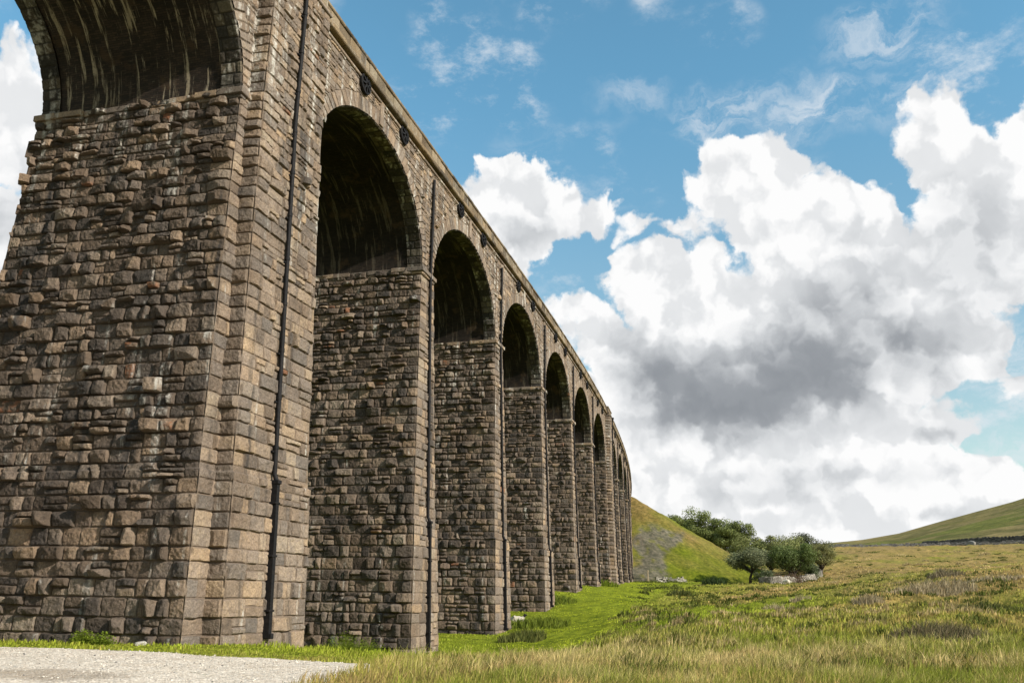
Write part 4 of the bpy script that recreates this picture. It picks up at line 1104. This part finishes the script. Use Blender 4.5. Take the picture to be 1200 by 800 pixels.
# ------------------------------------------------------------------ trees
def bark():
    return plain_stone('tree_bark', (.035, .028, .022), (.09, .072, .055), 5.)
M_BARK = bark()
def leaf_mat():
    m, nt = new_mat('tree_leaves'); N = NT(nt)
    at = N.n('ShaderNodeAttribute', attribute_name='col').outputs['Color']
    p = N.n('ShaderNodeBsdfPrincipled'); N.link(at, p.inputs['Base Color']); p.inputs['Roughness'].default_value = .6; p.inputs['Specular IOR Level'].default_value = .25
    tr = N.n('ShaderNodeBsdfTranslucent'); N.link(at, tr.inputs['Color'])
    mx = N.n('ShaderNodeMixShader'); mx.inputs[0].default_value = .22; N.link(p.outputs[0], mx.inputs[1]); N.link(tr.outputs[0], mx.inputs[2])
    o = N.n('ShaderNodeOutputMaterial'); N.link(mx.outputs[0], o.inputs[0]); return m
M_LEAF = leaf_mat()
def tree(label, az, r, H, Wd, seed, col, trunk_h=.3, zoff=None, nl=9000, lean=0.0, hf=None, cat='tree', leaf=.30, group='trees round the old enclosure'):
    g = np.random.default_rng(seed); x, y = pos(az, r)
    z = (hf(x, y) if hf else gz(x, y))
    root = empty('tree', (x, y, z)); tag(root, label, cat, group)
    m = MB(); th = trunk_h * H; tr = .028 * H + .05
    bow = g.uniform(-.3, .3, 2)
    m.tube([(0, 0, -.5), (bow[0] * .3, bow[1] * .3, th * .5), (bow[0] + lean * .5, bow[1], th)], [tr * 1.4, tr, tr * .8], 9)
    top = np.array([bow[0] + lean * .5, bow[1], th])
    # clump centres over an uneven crown
    nc = int(16 + Wd * 1.8); C = []
    for k in range(nc):
        a = g.random() * 6.283; u = g.random(); el = np.arcsin(u * 1.6 - .6)
        rad = g.uniform(.55, 1.0) * (.8 + .25 * math.sin(3 * a + seed))
        C.append([lean + rad * Wd / 2 * math.cos(a) * math.cos(el), rad * Wd / 2 * math.sin(a) * math.cos(el), th + (H - th) * (.40 + .56 * rad * math.sin(el))])
    C = np.array(C); C[:, 2] = np.clip(C[:, 2], th * .62, H * .93)
    CR = g.uniform(.6, 1.1, nc) * (.15 * Wd + .3)
    for k in range(0, nc, 2):
        mid = (top + C[k]) / 2 + g.normal(0, .2, 3) + np.array([0, 0, -.1])
        m.tube([top - [0, 0, th * .15 * g.random()], mid, C[k]], [tr * .5, tr * .28, tr * .08], 6, cap=False)
    m.build('trunk', M_BARK, root, smooth=True)
    nl = int(nl * 1.45); which = g.integers(0, nc, nl)
    d = g.normal(0, 1, (nl, 3)); d /= np.linalg.norm(d, axis=1)[:, None]
    rr = CR[which] * g.random(nl) ** .42
    P = C[which] + d * rr[:, None] * np.array([1.15, 1.15, .78])
    nrm = d + g.normal(0, .55, (nl, 3)); nrm /= np.linalg.norm(nrm, axis=1)[:, None]
    t1 = np.cross(nrm, g.normal(0, 1, (nl, 3))); t1 /= np.linalg.norm(t1, axis=1)[:, None]; t2 = np.cross(nrm, t1)
    L = (leaf * g.uniform(.5, 1.2, nl))[:, None]
    V = np.stack([P - t1 * L * .5, P - t2 * L * .35, P + t1 * L * .5, P + t2 * L * .35], 1).reshape(-1, 3)
    Q = np.arange(nl)[:, None] * 4 + np.arange(4)[None]
    ct = g.uniform(.75, 1.3, nc)[which] * g.uniform(.7, 1.35, nl)
    c = np.array(col)[None] * ct[:, None]; at = np.repeat(np.concatenate([c, np.ones((nl, 1))], 1), 4, 0)
    make_mesh('crown', V, Q, None, [M_LEAF], {'col': at}, parent=root)
    return root
def emb_z(x, y): return max(gz(x, y), float(emb_h(np.array([x]), np.array([y]))[0][0]))
OL = (.205, .215, .070); DK = (.095, .125, .030); MID = (.145, .168, .045); BR = (.19, .18, .062)
tree('tall dark tree rising behind the embankment shoulder, leftmost of the clump', -4.1, 262, 17.5, 14, 1, MID, .2, nl=15000, leaf=.42)
tree('dark round tree standing between the two tallest behind the embankment', -2.5, 258, 15.5, 13, 2, MID, .2, nl=14000, leaf=.42)
tree('rounded dark tree at the right end of the tall row behind the embankment', -1.1, 250, 13.5, 11, 3, MID, .2, nl=12000, leaf=.4)
tree('lower bushy tree filling in below the tall row on the slope', -.2, 232, 10.0, 11, 4, OL, .15, nl=13000)
tree('greyish olive tree with a bare leaning trunk in front of the clump', -.35, 186, 7.4, 9.6, 5, (.155, .165, .078), .34, nl=11000, lean=.6, leaf=.26)
tree('yellow green tree just behind the olive leaning tree', .9, 205, 9.4, 10, 6, OL, .2, nl=13000)
tree('broad olive tree in the middle rear of the clump', 2.0, 214, 9.6, 11, 7, OL, .2, nl=10000)
tree('grey green tree in the rear between the broad olive and brownish trees', 3.0, 222, 9.4, 11, 8, (.09, .098, .045), .2, nl=13000)
tree('darkest green compact tree just inside the curved wall', 2.2, 187, 7.2, 9.6, 9, DK, .18, nl=12000, leaf=.26)
tree('brownish green tree at the right end of the clump beyond the wall bend', 3.75, 206, 7.6, 8.6, 10, BR, .2, nl=9000, leaf=.26)
tree('low grey green sapling between the dark compact tree and the wall bend', 3.0, 190, 3.2, 5.0, 11, (.09, .11, .05), .12, nl=4500, leaf=.22)
tree('small pale bush hugging the foot of the leaning tree', .55, 182, 3.0, 4.6, 12, (.11, .13, .06), .1, nl=4000, leaf=.2, cat='bush')
tree('low rust coloured thicket along the inside of the wall', 1.8, 176, 1.9, 6.0, 13, (.10, .062, .035), .1, nl=3000, leaf=.2, cat='bush')

# ------------------------------------------------------------------ sky, sun, camera
w = bpy.data.worlds.new('World'); sc.world = w; w.use_nodes = True
N = NT(w.node_tree); w.node_tree.nodes.clear()
SUN_EL, SUN_AZ = 30.5, 107.0      # azimuth clockwise from +Y
sky = N.n('ShaderNodeTexSky', sky_type='NISHITA'); sky.sun_disc = False
sky.sun_elevation = R(SUN_EL); sky.sun_rotation = R(SUN_AZ); sky.air_density = 1.0; sky.dust_density = .6; sky.ozone_density = 1.6
tcw = N.n('ShaderNodeTexCoord').outputs['Generated']
sx = N.n('ShaderNodeSeparateXYZ'); N.link(tcw, sx.inputs[0])
az = N.math('MULTIPLY', N.math('ARCTAN2', sx.outputs[0], sx.outputs[1]), 57.2958)
el = N.math('MULTIPLY', N.math('ARCSINE', sx.outputs[2]), 57.2958)
cb = N.n('ShaderNodeCombineXYZ'); N.link(az, cb.inputs[0]); N.link(el, cb.inputs[1]); P0 = cb.outputs[0]
# cumulus masses as soft ellipses (azimuth, elevation, half width, half height, weight); the last few, out of view, are added to brighten and neutralise the fill
BLOBS = [(1.45, 24.78, 5.11, 3.82, 1.9500000000000002), (5.21, 21.01, 5.51, 4.57, 1.9500000000000002), (13.29, 25.32, 3.65, 4.42, 1.9500000000000002), (14.5, 20.22, 5.11, 5.65, 1.9500000000000002), (18.95, 23.17, 3.6, 4.88, 1.7999999999999998), (-3.66, 18.52, 6.52, 4.02, 1.9500000000000002), (-0.6, 14.07, 9.13, 4.79, 2.0999999999999996), (7.81, 16.09, 8.65, 6.06, 2.0999999999999996), (-7.14, 14.83, 3.87, 3.27, 1.5), (-15.8, 24.26, 6.55, 3.62, 2.25), (-10.14, 24.41, 3.54, 2.24, 0.95), (-16.92, 21.41, 5.29, 3.35, 1.9500000000000002), (-6.05, 23.15, 4.85, 1.49, 0.5), (-1.49, 7.21, 11.68, 3.95, 1.9500000000000002), (5.92, 6.03, 10.52, 3.77, 1.9500000000000002), (10.95, 9.79, 4.75, 2.95, 0.9), (-8.34, 10.5, 5.42, 4.9, 1.6500000000000001), (0.87, 4.1, 14.51, 2.3, 1.6500000000000001), (14.81, 12.39, 2.5, 1.91, 0.6), (-9.93, 16.52, 3.96, 2.74, 0.9), (13.53, 5.56, 3.66, 2.12, 1.7999999999999998), (-47.4, 24.65, 4.09, 3.58, 1.7999999999999998), (-46.95, 19.48, 4.46, 3.69, 1.7999999999999998), (-49.03, 16.66, 6.9, 6.31, 1.7999999999999998), (26.61, 10.48, 7.27, 8.17, 1.7999999999999998), (28.9, 22.66, 3.61, 4.67, 1.5), (-62.64, 10.32, 7.67, 7.34, 1.6500000000000001), (-59.51, 23.53, 5.14, 3.07, 0.9), (1.27, 10.29, 11.89, 4.73, 2.2), (-47.43, 26.06, 5.09, 3.98, 1.6), (5.03, 18.95, 5.94, 3.59, 1.8), (95, 14, 40, 9, 1.1), (165, 24, 50, 14, 1.2), (-130, 28, 55, 18, 1.3), (-85, 24, 25, 12, 1.1), (45, 16, 12, 9, 1.0)]
GREY = [(-1.23, 12.23, 9.35, 4.16, 1.5), (3.58, 13.84, 7.98, 5.21, 1.4), (6.17, 17.28, 6.02, 4.6, 1.3), (9.64, 14.9, 5.42, 4.99, 1.0), (-5.5, 13.71, 4.88, 3.53, 1.2)]
HOLES = [(14.62, 8.19, 1.73, 0.94, 0.8), (15.7, 14.21, 1.26, 0.76, 0.7)]
grp = bpy.data.node_groups.new('cloud_field', 'ShaderNodeTree')
grp.interface.new_socket('P', in_out='INPUT', socket_type='NodeSocketVector')
grp.interface.new_socket('F', in_out='OUTPUT', socket_type='NodeSocketFloat')
Gn = NT(grp); gi = Gn.n('NodeGroupInput'); go = Gn.n('NodeGroupOutput'); P = gi.outputs[0]
def wnoise(NN, vec, scale, detail, rough=.55):
    nd = NN.n('ShaderNodeTexNoise', noise_dimensions='2D'); NN.link(vec, nd.inputs['Vector']); nd.inputs['Scale'].default_value = scale
    nd.inputs['Detail'].default_value = detail; nd.inputs['Roughness'].default_value = rough; return nd.outputs
w1 = Gn.vmath('SUBTRACT', wnoise(Gn, P, .16, 2)[1], (.5, .5, .5)); w2 = Gn.vmath('SUBTRACT', wnoise(Gn, P, .7, 4, .6)[1], (.5, .5, .5))
q = Gn.vmath('ADD', P, Gn.vmath('MULTIPLY', w1, (6, 5, 0))); q = Gn.vmath('ADD', q, Gn.vmath('MULTIPLY', w2, (1.5, 1.3, 0)))
F = None
for (a, e, ra, re_, wt) in BLOBS:
    d = Gn.vmath('LENGTH', Gn.vmath('MULTIPLY', Gn.vmath('SUBTRACT', q, (a, e, 0)), (1 / ra, 1 / re_, 0)))
    f = Gn.math('MULTIPLY', Gn.math('SUBTRACT', 1.0, d), wt)
    F = f if F is None else Gn.math('SMOOTH_MAX', F, f, .25)
for (a, e, ra, re_, wt) in HOLES:
    d = Gn.vmath('LENGTH', Gn.vmath('MULTIPLY', Gn.vmath('SUBTRACT', q, (a, e, 0)), (1 / ra, 1 / re_, 0)))
    F = Gn.math('SUBTRACT', F, Gn.math('MULTIPLY', Gn.math('MAXIMUM', Gn.math('SUBTRACT', 1.0, d), 0.0), wt))
def vor(NN, vec, scale, det=2):
    v = NN.n('ShaderNodeTexVoronoi', voronoi_dimensions='2D', feature='F1'); NN.link(vec, v.inputs['Vector']); v.inputs['Scale'].default_value = scale
    v.inputs['Detail'].default_value = det; v.inputs['Roughness'].default_value = .55; return v.outputs['Distance']
bil = Gn.math('SUBTRACT', .42, vor(Gn, q, .36, 2))
n3 = Gn.math('SUBTRACT', wnoise(Gn, P, .8, 8, .62)[0], .5)
G_ = Gn.math('ADD', Gn.math('MULTIPLY', bil, .85), Gn.math('MULTIPLY', n3, .5))
F = Gn.math('ADD', F, Gn.math('MULTIPLY', G_, .55))
Gn.link(F, go.inputs[0])
def field(vec):
    g = N.n('ShaderNodeGroup'); g.node_tree = grp; N.link(vec, g.inputs[0]); return g.outputs
f0 = field(P0)
alpha = N.sst(f0[0], -.02, .24)
def relief(vec):
    a = N.math('MULTIPLY', N.math('SUBTRACT', .42, vor(N, vec, .20, 2)), .8)
    return N.math('ADD', a, N.math('MULTIPLY', wnoise(N, vec, .26, 5, .5)[0], .9))
wr = N.vmath('ADD', P0, N.vmath('MULTIPLY', N.vmath('SUBTRACT', wnoise(N, P0, .5, 3, .6)[1], (.5, .5, .5)), (2.2, 2.0, 0)))
lit = N.math('SUBTRACT', relief(wr), relief(N.vmath('ADD', wr, (.9, 1.0, 0))))
lit = N.math('SMOOTH_MAX', N.math('MINIMUM', lit, .2), -.16, .08)          # grows where the mass falls away towards the sun
gm = None
wv = N.vmath('ADD', P0, N.vmath('MULTIPLY', N.vmath('SUBTRACT', wnoise(N, P0, .28, 5, .55)[1], (.5, .5, .5)), (4.5, 4, 0)))
wg = N.vmath('ADD', P0, N.vmath('MULTIPLY', N.vmath('SUBTRACT', wnoise(N, P0, .5, 5, .55)[1], (.5, .5, .5)), (1.8, 1.6, 0)))
def gray(lst, a0, a1, amp):
    g = None
    for (a, e, ra, re_, wt) in lst:
        d = N.vmath('LENGTH', N.vmath('MULTIPLY', N.vmath('SUBTRACT', wg, (a, e, 0)), (1 / ra, 1 / re_, 0)))
        f = N.math('MULTIPLY', N.math('SUBTRACT', 1.0, d), wt)
        g = f if g is None else N.math('SMOOTH_MAX', g, f, .3)
    g = N.math('ADD', g, N.math('MULTIPLY', N.math('SUBTRACT', .40, vor(N, wg, .34, 2)), amp))
    return N.sst(g, a0, a1)
belly = N.math('MULTIPLY', gray(GREY, -.15, 1.15, .34), N.math('ADD', .45, N.math('MULTIPLY', N.sst(el, 21., 11.5), .55)))
faint = N.math('MULTIPLY', gray([(5.04, 7.06, 14.23, 2.03, 0.6), (7.07, 18.74, 9.3, 4.55, 0.7), (-14.0, 23.09, 6.49, 2.16, 0.6), (13.92, 19.34, 4.74, 6.17, 1.0), (1.0, 6.14, 5.86, 1.03, 1.0), (10.42, 4.94, 3.86, 0.67, 0.5), (10.66, 9.21, 1.52, 0.88, 1.4), (14.72, 9.99, 1.25, 0.95, 1.3), (-46.24, 20.6, 4.08, 3.7, 1.0), (-7.11, 15.92, 3.34, 2.72, 0.8), (-15.17, 22.26, 3.54, 1.08, 0.8), (14.88, 12.86, 2.5, 2.38, 0.9)], -.1, .7, .3), .38)
gm = N.math('MAXIMUM', belly, faint)
shade = N.math('ADD', N.math('SUBTRACT', .92, N.math('MULTIPLY', gm, .72)), N.math('MULTIPLY', lit, N.math('SUBTRACT', .80, N.math('MULTIPLY', gm, .55))))
soft = N.math('MULTIPLY', N.math('SUBTRACT', wnoise(N, P0, .22, 5, .6)[0], .5), .12)
shade = N.math('ADD', shade, soft, clamp=True)
STR = .11
k = 1 / STR
ccol = N.ramp(shade, [(0, (.15, .165, .185)), (.35, (.25, .265, .285)), (.62, (.46, .475, .49)), (.82, (.60, .61, .62)), (1, (.72, .72, .72))])
ccol = N.mix(1.0, ccol, (k, k, k, 1), 'MULTIPLY')
# thin high wisps
wq = N.mapping(P0, (.11, .20, 1), (0, 0, 0), (0, 0, R(-28)))
wis = N.math('MULTIPLY', N.sst(wnoise(N, wq, 1.5, 8, .68)[0], .47, .78), N.sst(wnoise(N, N.mapping(P0, (1, 1, 1), (9, 3, 0)), .10, 3)[0], .42, .62))
low = N.sst(el, 34., 8.)
skyc = N.mix(1.0, sky.outputs[0], N.mix(low, (0.98, 1.52, 1.4, 1), (1.28, 1.27, 1.02, 1)), 'MULTIPLY')
pm = None
for (a, e, ra, re_, wt) in [(5.71, 29.19, 3.95, 2.18, 1.0), (-0.21, 29.58, 5.07, 1.99, 0.75), (10.21, 32.89, 4.51, 2.26, 0.7), (-6.69, 31.25, 3.02, 1.26, 0.45), (11.29, 29.11, 4.33, 1.86, 0.5), (14.94, 13.34, 2.51, 2.86, 0.8), (14.33, 8.59, 2.47, 2.37, 0.7), (-14.05, 28.69, 3.05, 1.56, 0.3)]:
    d = N.vmath('LENGTH', N.vmath('MULTIPLY', N.vmath('SUBTRACT', wv, (a, e, 0)), (1 / ra, 1 / re_, 0)))
    f = N.math('MULTIPLY', N.sst(d, 1.25, .1), wt); pm = f if pm is None else N.math('MAXIMUM', pm, f)
wn = N.mapping(wv, (.16, .42, 1), (3, 1, 0), (0, 0, R(-30)))
wis = N.math('MAXIMUM', wis, N.math('MULTIPLY', pm, N.sst(wnoise(N, wn, 1.6, 8, .66)[0], .34, .68)))
skyc = N.mix(N.math('MULTIPLY', wis, .8), skyc, (.56 * k, .60 * k, .64 * k, 1))
final = N.mix(alpha, skyc, ccol)
bg = N.n('ShaderNodeBackground'); bg.inputs[1].default_value = STR; N.link(final, bg.inputs[0])
ow = N.n('ShaderNodeOutputWorld'); N.link(bg.outputs[0], ow.inputs[0])

sl = bpy.data.lights.new('sun', 'SUN'); sl.energy = 4.8; sl.angle = R(.53); sl.color = (1, .925, .82)
so = bpy.data.objects.new('sun', sl); COL.objects.link(so)
from mathutils import Vector, Matrix
dS = Vector((math.cos(R(SUN_EL)) * math.sin(R(SUN_AZ)), math.cos(R(SUN_EL)) * math.cos(R(SUN_AZ)), math.sin(R(SUN_EL))))
so.rotation_euler = dS.to_track_quat('Z', 'Y').to_euler(); so.location = dS * 80

cam = bpy.data.cameras.new('camera'); co = bpy.data.objects.new('camera', cam); COL.objects.link(co); sc.camera = co
cam.sensor_width = 36; cam.lens = 36 * 1041.41 / 1200; cam.clip_end = 12000; cam.clip_start = .1
pit, yaw, rol = R(15.9618), R(-15.074), R(-.8136)
fwd = Vector((math.sin(yaw) * math.cos(pit), math.cos(yaw) * math.cos(pit), math.sin(pit)))
rt = Vector((math.cos(yaw), -math.sin(yaw), 0)); up = rt.cross(fwd)
rt2 = rt * math.cos(rol) - up * math.sin(rol); up2 = rt * math.sin(rol) + up * math.cos(rol)
# image x = rt*cos - up*sin, image y = rt*sin + up*cos
Mx = Matrix((( rt2.x, up2.x, -fwd.x), (rt2.y, up2.y, -fwd.y), (rt2.z, up2.z, -fwd.z)))
co.matrix_world = Matrix.Translation((CAMX, 0, EYE)) @ Mx.to_4x4()
sc.view_settings.view_transform = 'Standard'; sc.view_settings.look = 'None'; sc.view_settings.gamma = 1; sc.view_settings.exposure = 0.45
sc.cycles.max_bounces = 4; sc.cycles.diffuse_bounces = 3; sc.cycles.transmission_bounces = 2; sc.cycles.transparent_max_bounces = 4
sc.cycles.use_denoising = True
w.cycles.sampling_method = 'MANUAL'; w.cycles.sample_map_resolution = 512
print('done', time.time() - T0)
